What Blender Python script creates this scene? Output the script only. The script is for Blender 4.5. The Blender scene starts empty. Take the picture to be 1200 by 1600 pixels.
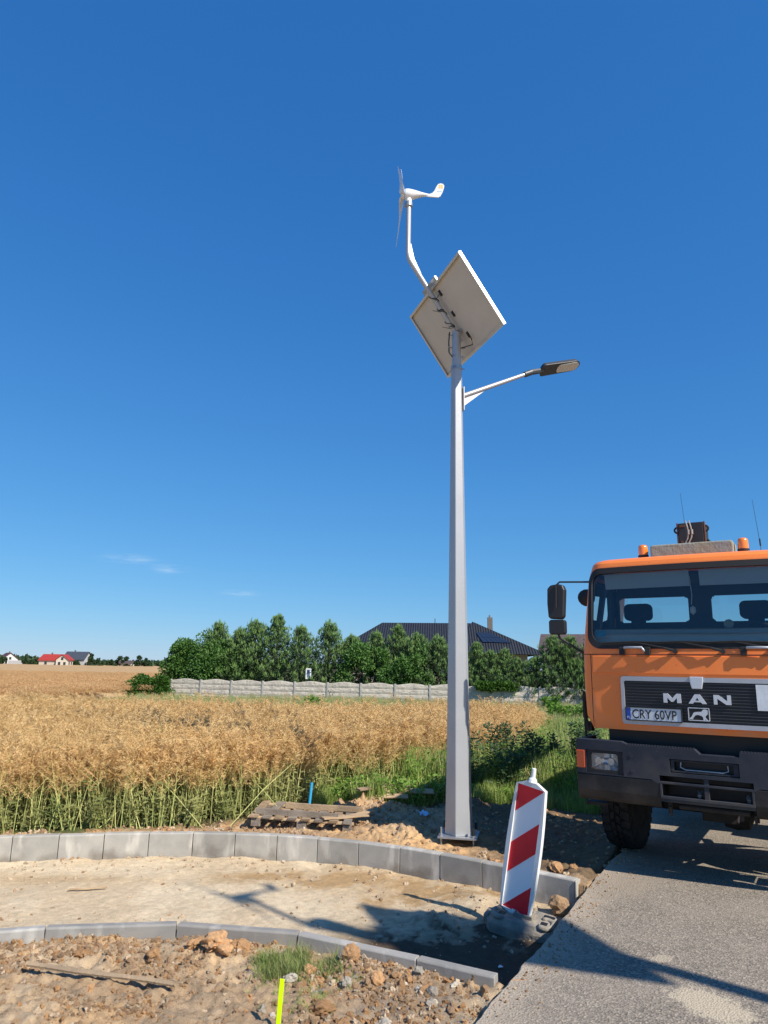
import bpy, math, random
import numpy as np
from mathutils import Vector, Matrix, Euler
random.seed(7); rng = np.random.default_rng(7)
PI = math.pi
sc = bpy.context.scene
COL = sc.collection

# ------------------------------------------------------------------ camera
CAM_H = 2.0
cd = bpy.data.cameras.new('camera'); cam = bpy.data.objects.new('camera', cd); COL.objects.link(cam)
cd.sensor_fit = 'VERTICAL'; cd.sensor_height = 24.0; cd.lens = 1110.0 / 1600.0 * 24.0
cd.clip_start = 0.05; cd.clip_end = 6000
pitch = math.radians(12.35); roll = math.radians(1.0)
cam.matrix_world = Matrix.Translation((0, 0, CAM_H)) @ Matrix.Rotation(PI / 2 + pitch, 4, 'X') @ Matrix.Rotation(roll, 4, 'Z')
sc.camera = cam

# ------------------------------------------------------------------ light
SUN_AZ, SUN_EL = math.radians(134.0), math.radians(41.3)
world = bpy.data.worlds.new("World"); sc.world = world; world.use_nodes = True
wn, wl = world.node_tree.nodes, world.node_tree.links
bg = wn['Background']; sky = wn.new('ShaderNodeTexSky'); sky.sky_type = 'NISHITA'; sky.sun_disc = False
sky.sun_elevation = SUN_EL; sky.sun_rotation = SUN_AZ
sky.altitude = 0; sky.air_density = 1.0; sky.dust_density = 0.0; sky.ozone_density = 6.0
bg.inputs['Strength'].default_value = SKY = 0.12
SD = Vector((math.sin(SUN_AZ) * math.cos(SUN_EL), math.cos(SUN_AZ) * math.cos(SUN_EL), math.sin(SUN_EL)))
ld = bpy.data.lights.new('sun', 'SUN'); sun = bpy.data.objects.new('sun', ld); COL.objects.link(sun)
ld.energy = 5.0; ld.angle = math.radians(0.53); ld.color = (1.0, 0.93, 0.82)
sun.rotation_euler = SD.to_track_quat('Z', 'Y').to_euler()
sc.view_settings.view_transform = 'Standard'; sc.view_settings.look = 'None'
sc.view_settings.exposure = 0.34; sc.view_settings.gamma = 1.0
sc.cycles.max_bounces = 8; sc.cycles.transparent_max_bounces = 16

# a few faint cirrus wisps low in the sky, as part of the sky itself
def graded_sky():
    s = wn.new('ShaderNodeSeparateColor'); c = wn.new('ShaderNodeCombineColor'); wl.new(sky.outputs[0], s.inputs[0])
    for i, (k, p) in enumerate(((.36, 1.03), (.495, .685), (.685, .46))):
        a = wn.new('ShaderNodeMath'); a.operation = 'MULTIPLY'; wl.new(s.outputs[i], a.inputs[0]); a.inputs[1].default_value = SKY
        b = wn.new('ShaderNodeMath'); b.operation = 'POWER'; wl.new(a.outputs[0], b.inputs[0]); b.inputs[1].default_value = p
        d = wn.new('ShaderNodeMath'); d.operation = 'MULTIPLY'; wl.new(b.outputs[0], d.inputs[0]); d.inputs[1].default_value = k / SKY
        wl.new(d.outputs[0], c.inputs[i])
    return c.outputs[0]
def cloud_nodes():
    tc = wn.new('ShaderNodeTexCoord'); sep = wn.new('ShaderNodeSeparateXYZ'); wl.new(tc.outputs['Generated'], sep.inputs[0])
    az = wn.new('ShaderNodeMath'); az.operation = 'ARCTAN2'; wl.new(sep.outputs['X'], az.inputs[0]); wl.new(sep.outputs['Y'], az.inputs[1])
    el = wn.new('ShaderNodeMath'); el.operation = 'ARCSINE'; wl.new(sep.outputs['Z'], el.inputs[0])
    nz = wn.new('ShaderNodeTexNoise'); nz.inputs['Scale'].default_value = 9; nz.inputs['Detail'].default_value = 7
    mp = wn.new('ShaderNodeMapping'); mp.inputs['Scale'].default_value = (3, 3, 22)
    wl.new(tc.outputs['Generated'], mp.inputs['Vector']); wl.new(mp.outputs[0], nz.inputs['Vector'])
    total = None
    for a0, e0, sa, se, k in ((-19.8, 7.75, 1.5, .26, 1.0), (-16.9, 7.15, 1.0, .25, 1.0), (-11.4, 5.5, 1.0, .2, 1.0), (-31.5, 8.6, 2.2, .35, .45), (-12, 30, 9, 2.0, 0.0)):
        def gauss(src, c, s):
            m = wn.new('ShaderNodeMath'); m.operation = 'SUBTRACT'; wl.new(src, m.inputs[0]); m.inputs[1].default_value = math.radians(c)
            d = wn.new('ShaderNodeMath'); d.operation = 'DIVIDE'; wl.new(m.outputs[0], d.inputs[0]); d.inputs[1].default_value = math.radians(s)
            p = wn.new('ShaderNodeMath'); p.operation = 'MULTIPLY'; wl.new(d.outputs[0], p.inputs[0]); wl.new(d.outputs[0], p.inputs[1])
            return p.outputs[0]
        s = wn.new('ShaderNodeMath'); s.operation = 'ADD'; wl.new(gauss(az.outputs[0], a0, sa), s.inputs[0]); wl.new(gauss(el.outputs[0], e0, se), s.inputs[1])
        n = wn.new('ShaderNodeMath'); n.operation = 'MULTIPLY'; wl.new(s.outputs[0], n.inputs[0]); n.inputs[1].default_value = -1
        e = wn.new('ShaderNodeMath'); e.operation = 'EXPONENT'; wl.new(n.outputs[0], e.inputs[0])
        k_ = wn.new('ShaderNodeMath'); k_.operation = 'MULTIPLY'; wl.new(e.outputs[0], k_.inputs[0]); k_.inputs[1].default_value = k
        if total is None: total = k_.outputs[0]
        else:
            t = wn.new('ShaderNodeMath'); t.operation = 'ADD'; wl.new(total, t.inputs[0]); wl.new(k_.outputs[0], t.inputs[1]); total = t.outputs[0]
    r = wn.new('ShaderNodeMapRange'); r.inputs['From Min'].default_value = .38; r.inputs['From Max'].default_value = .75
    wl.new(nz.outputs[0], r.inputs[0])
    m = wn.new('ShaderNodeMath'); m.operation = 'MULTIPLY'; wl.new(total, m.inputs[0]); wl.new(r.outputs[0], m.inputs[1])
    m2 = wn.new('ShaderNodeMath'); m2.operation = 'MULTIPLY'; wl.new(m.outputs[0], m2.inputs[0]); m2.inputs[1].default_value = .55
    mix = wn.new('ShaderNodeMixRGB'); wl.new(m2.outputs[0], mix.inputs[0]); wl.new(graded_sky(), mix.inputs[1]); mix.inputs[2].default_value = (4.6, 5.6, 6.6, 1)
    wl.new(mix.outputs[0], bg.inputs['Color'])
cloud_nodes()

# ------------------------------------------------------------------ materials
MATS = {}
def pmat(name, col, rough=.6, metal=0, var=.0, vscale=6, bump=0, bscale=40, spec=.5, col2=None, coat=0, trans=None, coords='Object', det=6, attr=None):
    """principled material; col2 = colour reached through noise; bump = noise relief"""
    m = bpy.data.materials.new(name); m.use_nodes = True
    N, L = m.node_tree.nodes, m.node_tree.links
    b = N['Principled BSDF']; b.inputs['Roughness'].default_value = rough; b.inputs['Metallic'].default_value = metal
    b.inputs['Specular IOR Level'].default_value = spec; b.inputs['Coat Weight'].default_value = coat
    b.inputs['Base Color'].default_value = (*col, 1)
    tc = N.new('ShaderNodeTexCoord')
    if var or col2:
        if col2 is None: col2 = tuple(c * (1 - var) for c in col)
        nz = N.new('ShaderNodeTexNoise'); nz.inputs['Scale'].default_value = vscale; nz.inputs['Detail'].default_value = det
        L.new(tc.outputs[coords], nz.inputs['Vector'])
        mr = N.new('ShaderNodeMapRange'); mr.inputs['From Min'].default_value = .35; mr.inputs['From Max'].default_value = .65; L.new(nz.outputs[0], mr.inputs[0])
        mx = N.new('ShaderNodeMixRGB'); mx.inputs[1].default_value = (*col, 1); mx.inputs[2].default_value = (*col2, 1)
        L.new(mr.outputs[0], mx.inputs[0]); L.new(mx.outputs[0], b.inputs['Base Color'])
    if bump:
        nb = N.new('ShaderNodeTexNoise'); nb.inputs['Scale'].default_value = bscale; nb.inputs['Detail'].default_value = 5
        L.new(tc.outputs[coords], nb.inputs['Vector'])
        bp = N.new('ShaderNodeBump'); bp.inputs['Strength'].default_value = bump; bp.inputs['Distance'].default_value = .02
        L.new(nb.outputs[0], bp.inputs['Height']); L.new(bp.outputs[0], b.inputs['Normal'])
    MATS[name] = m
    return m

def leafmat(name, c1, c2, c3=None, rough=.6, transl=.35, wscale=.6):
    """foliage: colour varies per instance, with place; some light passes through"""
    m = bpy.data.materials.new(name); m.use_nodes = True
    N, L = m.node_tree.nodes, m.node_tree.links
    b = N['Principled BSDF']; b.inputs['Roughness'].default_value = rough; b.inputs['Specular IOR Level'].default_value = .25
    geo = N.new('ShaderNodeNewGeometry'); oi = N.new('ShaderNodeObjectInfo')
    nz = N.new('ShaderNodeTexNoise'); nz.inputs['Scale'].default_value = wscale; nz.inputs['Detail'].default_value = 5; nz.inputs['Roughness'].default_value = .7
    L.new(geo.outputs['Position'], nz.inputs['Vector'])
    mr = N.new('ShaderNodeMapRange'); mr.inputs['From Min'].default_value = .38; mr.inputs['From Max'].default_value = .62; L.new(nz.outputs[0], mr.inputs[0])
    av = N.new('ShaderNodeMath'); av.operation = 'ADD'; L.new(mr.outputs[0], av.inputs[0]); L.new(geo.outputs['Random Per Island'], av.inputs[1])
    hv = N.new('ShaderNodeMath'); hv.operation = 'MULTIPLY'; L.new(av.outputs[0], hv.inputs[0]); hv.inputs[1].default_value = .5
    mx = N.new('ShaderNodeMixRGB'); mx.inputs[1].default_value = (*c1, 1); mx.inputs[2].default_value = (*c2, 1); L.new(hv.outputs[0], mx.inputs[0])
    out = mx.outputs[0]
    if c3:
        gt = N.new('ShaderNodeMath'); gt.operation = 'MULTIPLY'; L.new(oi.outputs['Random'], gt.inputs[0]); gt.inputs[1].default_value = .7
        m3 = N.new('ShaderNodeMixRGB'); L.new(gt.outputs[0], m3.inputs[0]); L.new(out, m3.inputs[1]); m3.inputs[2].default_value = (*c3, 1); out = m3.outputs[0]
    L.new(out, b.inputs['Base Color'])
    tr = N.new('ShaderNodeBsdfTranslucent'); L.new(out, tr.inputs['Color'])
    ms = N.new('ShaderNodeMixShader'); ms.inputs[0].default_value = transl
    L.new(b.outputs[0], ms.inputs[1]); L.new(tr.outputs[0], ms.inputs[2]); L.new(ms.outputs[0], N['Material Output'].inputs['Surface'])
    MATS[name] = m
    return m

def glassmat(name, tint=(.75, .8, .8), gl=.08):
    m = bpy.data.materials.new(name); m.use_nodes = True
    N, L = m.node_tree.nodes, m.node_tree.links; N.remove(N['Principled BSDF'])
    t = N.new('ShaderNodeBsdfTransparent'); t.inputs[0].default_value = (*tint, 1)
    g = N.new('ShaderNodeBsdfGlossy'); g.inputs['Roughness'].default_value = .02; g.inputs[0].default_value = (.9, .95, 1, 1)
    fr = N.new('ShaderNodeFresnel'); fr.inputs[0].default_value = 1.5
    ad = N.new('ShaderNodeMath'); ad.operation = 'ADD'; ad.inputs[1].default_value = gl; L.new(fr.outputs[0], ad.inputs[0])
    ms = N.new('ShaderNodeMixShader'); L.new(ad.outputs[0], ms.inputs[0]); L.new(t.outputs[0], ms.inputs[1]); L.new(g.outputs[0], ms.inputs[2])
    L.new(ms.outputs[0], N['Material Output'].inputs['Surface']); MATS[name] = m
    return m

# ------------------------------------------------------------------ mesh builder
class MB:
    def __init__(s): s.v = []; s.f = []; s.m = []; s.cur = 0
    def add(s, vs, fs):
        o = len(s.v); s.v += [tuple(p) for p in vs]
        for f in fs: s.f.append(tuple(i + o for i in f)); s.m.append(s.cur)
    def box(s, c, d, R=None):
        x, y, z = d[0] / 2, d[1] / 2, d[2] / 2
        vs = [Vector(p) for p in ((-x, -y, -z), (x, -y, -z), (x, y, -z), (-x, y, -z), (-x, -y, z), (x, -y, z), (x, y, z), (-x, y, z))]
        if R is not None: vs = [R @ p for p in vs]
        c = Vector(c); s.add([p + c for p in vs], [(0, 3, 2, 1), (4, 5, 6, 7), (0, 1, 5, 4), (1, 2, 6, 5), (2, 3, 7, 6), (3, 0, 4, 7)]); return s
    def tube(s, pts, r, n=8, caps=True):
        pts = [Vector(p) for p in pts]; k = len(pts)
        rs = r if isinstance(r, (list, tuple)) else [r] * k
        up = None; vs = []
        for i, p in enumerate(pts):
            t = (pts[min(i + 1, k - 1)] - pts[max(i - 1, 0)]).normalized()
            if up is None:
                up = Vector((0, 0, 1)) if abs(t.z) < .9 else Vector((1, 0, 0))
            a = (up - t * up.dot(t)).normalized(); b = t.cross(a); up = a
            for j in range(n):
                w = 2 * PI * j / n; vs.append(p + (a * math.cos(w) + b * math.sin(w)) * rs[i])
        fs = [(i * n + j, i * n + (j + 1) % n, (i + 1) * n + (j + 1) % n, (i + 1) * n + j) for i in range(k - 1) for j in range(n)]
        if caps: fs += [tuple(range(n - 1, -1, -1)), tuple((k - 1) * n + j for j in range(n))]
        s.add(vs, fs); return s
    def cyl(s, p0, p1, r0, r1=None, n=16, caps=True): return s.tube([p0, p1], [r0, r0 if r1 is None else r1], n, caps)
    def prism(s, poly, y0, y1, M=None):
        """polygon in local x,z extruded from y0 to y1"""
        n = len(poly); vs = [Vector((p[0], y0, p[1])) for p in poly] + [Vector((p[0], y1, p[1])) for p in poly]
        if M is not None: vs = [M @ p for p in vs]
        s.add(vs, [tuple(range(n)), tuple(range(2 * n - 1, n - 1, -1))] + [(i, i + n, (i + 1) % n + n, (i + 1) % n) for i in range(n)]); return s
    def lathe(s, prof, c=(0, 0, 0), axis='z', n=24):
        vs = []; c = Vector(c)
        for (r, h) in prof:
            for j in range(n):
                w = 2 * PI * j / n; a, b = r * math.cos(w), r * math.sin(w)
                vs.append(c + (Vector((a, b, h)) if axis == 'z' else Vector((h, a, b)) if axis == 'x' else Vector((a, h, b))))
        k = len(prof)
        fs = [(i * n + j, i * n + (j + 1) % n, (i + 1) * n + (j + 1) % n, (i + 1) * n + j) for i in range(k - 1) for j in range(n)]
        fs += [tuple(range(n - 1, -1, -1)), tuple((k - 1) * n + j for j in range(n))]
        s.add(vs, fs); return s
    def cells(s, xs, zs, solid, mp, thick=0.0):
        """sheet on an (x,z) grid with holes, mapped by mp(x,z,depth); thick closes it to a shell"""
        idx = {}; vs = []; fs = []
        def vid(i, j, d):
            k = (i, j, d)
            if k not in idx: idx[k] = len(vs); vs.append(mp(xs[i], zs[j], thick if d else 0))
            return idx[k]
        S = [[solid((xs[i] + xs[i + 1]) / 2, (zs[j] + zs[j + 1]) / 2) for j in range(len(zs) - 1)] for i in range(len(xs) - 1)]
        I, J = len(xs) - 1, len(zs) - 1
        for i in range(I):
            for j in range(J):
                if not S[i][j]: continue
                fs.append((vid(i, j, 0), vid(i + 1, j, 0), vid(i + 1, j + 1, 0), vid(i, j + 1, 0)))
                if thick:
                    fs.append((vid(i, j, 1), vid(i, j + 1, 1), vid(i + 1, j + 1, 1), vid(i + 1, j, 1)))
                    for (di, dj, a, b) in ((-1, 0, (i, j + 1), (i, j)), (1, 0, (i + 1, j), (i + 1, j + 1)), (0, -1, (i, j), (i + 1, j)), (0, 1, (i + 1, j + 1), (i, j + 1))):
                        ni, nj = i + di, j + dj
                        if not (0 <= ni < I and 0 <= nj < J and S[ni][nj]):
                            fs.append((vid(*b, 0), vid(*a, 0), vid(*a, 1), vid(*b, 1)))
        s.add(vs, fs); return s
    def strip(s, A, B, closed=True):
        n = len(A); k = n if closed else n - 1
        s.add(list(A) + list(B), [(i, (i + 1) % n, (i + 1) % n + n, i + n) for i in range(k)]); return s
    def build(s, name, mats, parent=None, smooth=False, bevel=0, seg=2, loc=None, auto=None):
        me = bpy.data.meshes.new(name); me.from_pydata(s.v, [], s.f)
        if not isinstance(mats, (list, tuple)): mats = [mats]
        for m in mats: me.materials.append(m if not isinstance(m, str) else MATS[m])
        if len(mats) > 1: me.polygons.foreach_set('material_index', s.m)
        if smooth: me.polygons.foreach_set('use_smooth', [True] * len(me.polygons))
        me.validate(); me.update()
        o = bpy.data.objects.new(name, me); COL.objects.link(o)
        if parent: o.parent = parent
        if loc: o.location = loc
        if bevel:
            b = o.modifiers.new('bevel', 'BEVEL'); b.width = bevel; b.segments = seg; b.limit_method = 'ANGLE'; b.angle_limit = math.radians(35)
        if auto is not None: me.set_sharp_from_angle(angle=math.radians(auto))
        return o

def tag(o, label=None, cat=None, group=None, kind=None):
    if label: o['label'] = label
    if cat: o['category'] = cat
    if group: o['group'] = group
    if kind: o['kind'] = kind
    return o
def empty(name, loc=(0, 0, 0), rz=0, label=None, cat=None, group=None):
    o = bpy.data.objects.new(name, None); COL.objects.link(o); o.location = loc; o.rotation_euler = (0, 0, rz)
    o.empty_display_size = .2
    return tag(o, label, cat, group)
def copy_tree(o, parent=None):
    c = o.copy(); COL.objects.link(c)
    if parent: c.parent = parent
    for ch in list(o.children): copy_tree(ch, c)
    return c

# value noise
def vnoise(x, y, seed=0):
    x = np.asarray(x, float); y = np.asarray(y, float)
    xi = np.floor(x).astype(np.int64); yi = np.floor(y).astype(np.int64); fx = x - xi; fy = y - yi
    def h(a, b):
        n = (a * 374761393 + b * 668265263 + seed * 974634777) & 0xffffffff
        n = ((n ^ (n >> 13)) * 1274126177) & 0xffffffff
        return ((n ^ (n >> 16)) & 0xffff) / 65535.0
    u = fx * fx * (3 - 2 * fx); v = fy * fy * (3 - 2 * fy)
    return (h(xi, yi) * (1 - u) + h(xi + 1, yi) * u) * (1 - v) + (h(xi, yi + 1) * (1 - u) + h(xi + 1, yi + 1) * u) * v
def fbm(x, y, f=1, o=4, seed=0, g=.5):
    a = 1; t = 0; s = 0
    for i in range(o): t = t + a * (vnoise(np.asarray(x) * f + 13.7 * i, np.asarray(y) * f - 7.1 * i, seed + i) * 2 - 1); s += a; a *= g; f *= 2.03
    return t / s
def sstep(a, b, x):
    t = np.clip((np.asarray(x, float) - a) / (b - a), 0, 1); return t * t * (3 - 2 * t)

# ------------------------------------------------------------------ scatter (stuff)
def scatter(name, variants, pts, rot, scl, label=None, cat=None, group=None):
    """one object that carries many countless tufts / clods: points with instances of the variant meshes"""
    coll = bpy.data.collections.new(name + '_source')
    for v in variants:
        if v.name in COL.objects: COL.objects.unlink(v)
        coll.objects.link(v)
    me = bpy.data.meshes.new(name); n = len(pts)
    me.vertices.add(n); me.vertices.foreach_set('co', np.asarray(pts, np.float32).ravel())
    a = me.attributes.new('rot', 'FLOAT_VECTOR', 'POINT'); a.data.foreach_set('vector', np.asarray(rot, np.float32).ravel())
    a = me.attributes.new('scl', 'FLOAT', 'POINT'); a.data.foreach_set('value', np.asarray(scl, np.float32))
    a = me.attributes.new('idx', 'INT', 'POINT'); a.data.foreach_set('value', rng.integers(0, len(variants), n).astype(np.int32))
    o = bpy.data.objects.new(name, me); COL.objects.link(o)
    ng = bpy.data.node_groups.new(name, 'GeometryNodeTree')
    ng.interface.new_socket('Geometry', in_out='INPUT', socket_type='NodeSocketGeometry')
    ng.interface.new_socket('Geometry', in_out='OUTPUT', socket_type='NodeSocketGeometry')
    N, L = ng.nodes, ng.links
    gi, go = N.new('NodeGroupInput'), N.new('NodeGroupOutput')
    ci = N.new('GeometryNodeCollectionInfo'); ci.inputs['Collection'].default_value = coll; ci.inputs['Separate Children'].default_value = True; ci.inputs['Reset Children'].default_value = True
    ip = N.new('GeometryNodeInstanceOnPoints'); ip.inputs['Pick Instance'].default_value = True
    def at(nm, t):
        x = N.new('GeometryNodeInputNamedAttribute'); x.data_type = t; x.inputs['Name'].default_value = nm; return x.outputs[0]
    er = N.new('FunctionNodeEulerToRotation'); L.new(at('rot', 'FLOAT_VECTOR'), er.inputs[0])
    L.new(gi.outputs[0], ip.inputs['Points']); L.new(ci.outputs[0], ip.inputs['Instance']); L.new(at('idx', 'INT'), ip.inputs['Instance Index'])
    L.new(er.outputs[0], ip.inputs['Rotation']); L.new(at('scl', 'FLOAT'), ip.inputs['Scale']); L.new(ip.outputs[0], go.inputs[0])
    md = o.modifiers.new('scatter', 'NODES'); md.node_group = ng
    return tag(o, label, cat, group, 'stuff')
def rots(n, tilt=.1):
    return np.stack([rng.normal(0, tilt, n), rng.normal(0, tilt, n), rng.uniform(0, 2 * PI, n)], 1)

# =================================================================== SETTING
UPX = [-9, -7, -5.6, -4.35, -3.27, -2.1, -1, 0, .64, 1.3, 1.94, 2.3]; UPY = [6.6, 7.75, 8.42, 8.82, 9.06, 9.2, 9.12, 8.8, 8.42, 7.95, 7.45, 7.15]
LOX = [-9, -7, -5, -4, -2.85, -2.15, -1.4, -.94, -.53, -.23, .06, .32, .82, 1.2]; LOY = [3.0, 4.2, 5.15, 5.58, 5.95, 6.12, 6.17, 6.12, 5.99, 5.85, 5.69, 5.55, 5.27, 5.05]
def smooth(X, Y):
    xs = np.linspace(X[0], X[-1], 600); ys = np.interp(xs, X, Y); k = np.hanning(41); k /= k.sum()
    yp = np.convolve(np.pad(ys, 20, mode='reflect', reflect_type='odd'), k, 'valid'); return xs, yp
UX, UY = smooth(UPX, UPY); LX, LY = smooth(LOX, LOY)
def up_y(x): return np.interp(x, UX, UY)
def lo_y(x): return np.interp(x, LX, LY)
def road_x(y): return .57 + .5237 * (np.asarray(y, float) - 4.63)      # left edge of the asphalt
CROPX = [-30, -12, -8, -4.4, -2.6, -1.5, -.7, .8, 2.0, 3.0, 4.5, 5.2]; CROPY = [2, 6.6, 8.3, 9.15, 9.6, 10.4, 11.6, 12.9, 13.6, 15.5, 20.5, 26]
def crop_y(x): return np.interp(x, CROPX, CROPY)

def zones(x, y):
    onroad = sstep(-.02, .06, x - road_x(y)) * (y < 60)
    bed = sstep(-.06, -.03, up_y(x) - y) * sstep(.0, .03, y - lo_y(x) - .025)
    fore = 1 - sstep(.0, .04, y - lo_y(x))
    return onroad, bed, fore
def ground_h(x, y):
    x = np.asarray(x, float); y = np.asarray(y, float)
    onroad, bed, fore = zones(x, y)
    n1 = fbm(x, y, 1.1, 4, 1); n2 = fbm(x, y, 5, 5, 2, .55); n3 = fbm(x, y, 17, 3, 3, .6)
    # soil in front of the low kerb: clods and heaps
    n4 = fbm(x, y, 30, 2, 6, .6); lump = .5 - np.abs(fbm(x, y, 6.5, 3, 11, .55)); lump2 = .5 - np.abs(fbm(x, y, 15, 2, 12, .5)); rgh = .35 + .65 * sstep(.40, .58, fbm(x, y, 1.3, 3, 13) * .5 + .5)
    zf = -.095 + .03 * n1 + .03 * n2 + rgh * (.075 * (lump - .3) + .045 * (lump2 - .3)) + .02 * n3 + .010 * n4
    for (cx, cy, r, h) in ((-1.15, 5.72, .20, .085), (-1.45, 5.9, .16, .05), (-2.1, 5.6, .5, .03), (-.15, 5.55, .12, .06), (.1, 5.3, .35, .03), (-.4, 4.85, .3, .03), (-1.9, 4.8, .6, .04), (-.75, 5.65, .2, .03)):
        zf = zf + h * np.exp(-((x - cx) ** 2 + (y - cy) ** 2) / r ** 2)
    d = lo_y(x) - y; zf = np.where(d < .12, np.minimum(zf, -.055 + .012 * n3 + .02 * n2), zf)
    xe = road_x(y) - x; zf = zf + .03 * np.exp(-(xe / .3) ** 2)
    # bed of sand between the kerbs
    zb = -.275 + .024 * n1 + .012 * n2 + .004 * n3
    du = up_y(x) - y; zb = zb + .035 * np.exp(-(du / .22) ** 2) * (.6 + .8 * fbm(x, y, 2.5, 3, 9)) + .02 * np.maximum(fbm(x, y, 2.2, 3, 8), 0)
    zb = zb - .06 * np.exp(-((x - .9) ** 2 / .5 + (y - 6.35) ** 2 / .12)) - .12 * np.exp(-(xe / .13) ** 2) * (y < 7.6)
    zb = zb + .09 * np.exp(-((x - 1.0) ** 2 + (y - 7.65) ** 2) / .08) + .06 * np.exp(-((x - .55) ** 2 + (y - 7.15) ** 2) / .05) * (1 + n3)
    # earth behind the high kerb, then the field
    e = y - up_y(x); near = 1 - sstep(2.8, 4.5, e)
    zr = -.02 + near * (.040 * (.5 - np.abs(fbm(x, y, 7, 3, 14, .55)) - .3) + .035 * n1 + .04 * n2 + .030 * n3) * sstep(.08, .5, e) + .0
    for (cx, cy, r, h) in ((-.35, 10.75, .35, .15), (.1, 11.0, .4, .12), (-.7, 10.3, .25, .06), (.35, 9.55, .35, .09), (-.15, 9.4, .3, .06), (1.6, 9.2, .3, .05), (1.35, 11.15, .35, .13), (2.1, 11.0, .35, .11), (-1.2, 10.6, .3, .08), (1.0, 10.9, .4, .06), (1.85, 8.05, .16, .06), (2.0, 7.8, .13, .05), (-.9, 9.7, .3, .03)):
        zr = zr + h * np.exp(-((x - cx) ** 2 + (y - cy) ** 2) / r ** 2) * (.8 + .5 * n2 + .4 * n3)
    zr = zr * (1 - .6 * np.exp(-((x - 1.0) ** 2 + (y - 9.2) ** 2) / .08))
    far = sstep(60, 400, np.hypot(x, y)); zr = zr + far * fbm(x, y, .004, 3, 5) * .4
    edge = np.exp(-((x - road_x(y)) / .35) ** 2) * (y > 8); zr = zr * (1 - edge) + .004 * edge * n3
    z = zb * bed + (1 - bed) * (zf * fore + zr * (1 - fore))
    return z * (1 - onroad) + onroad * -.4
def gh(x, y): return float(ground_h(np.array([x]), np.array([y]))[0])

def axis(a, b, st, lo, hi, g):
    c = list(np.arange(a, b, st)); s = st; v = c[-1]
    while v < hi: s *= g; v += s; c.append(v)
    s = st; v = c[0]; l = []
    while v > lo: s *= g; v -= s; l.append(v)
    return np.array(l[::-1] + c)
def grid_mesh(name, xs, ys, Z, mat, colf=None):
    nx, ny = len(xs), len(ys); X, Y = np.meshgrid(xs, ys, indexing='ij')
    z = Z(X.ravel(), Y.ravel()); co = np.stack([X.ravel(), Y.ravel(), z], 1)
    i = np.arange((nx - 1) * (ny - 1)); a = (i // (ny - 1)) * ny + i % (ny - 1)
    F = np.stack([a, a + ny, a + ny + 1, a + 1], 1)
    me = bpy.data.meshes.new(name); me.vertices.add(len(co)); me.vertices.foreach_set('co', co.astype(np.float32).ravel())
    me.loops.add(F.size); me.loops.foreach_set('vertex_index', F.ravel().astype(np.int32))
    me.polygons.add(len(F)); me.polygons.foreach_set('loop_start', (np.arange(len(F)) * 4).astype(np.int32))
    me.polygons.foreach_set('use_smooth', np.ones(len(F), bool)); me.update(calc_edges=True); me.validate()
    if colf is not None:
        c = colf(X.ravel(), Y.ravel(), z); at = me.color_attributes.new('albedo', 'FLOAT_COLOR', 'POINT')
        at.data.foreach_set('color', np.concatenate([c, np.ones((len(c), 1))], 1).astype(np.float32).ravel())
    me.materials.append(mat); o = bpy.data.objects.new(name, me); COL.objects.link(o); return o
def lerp(a, b, t): return a + (b - a) * t[:, None]
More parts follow.
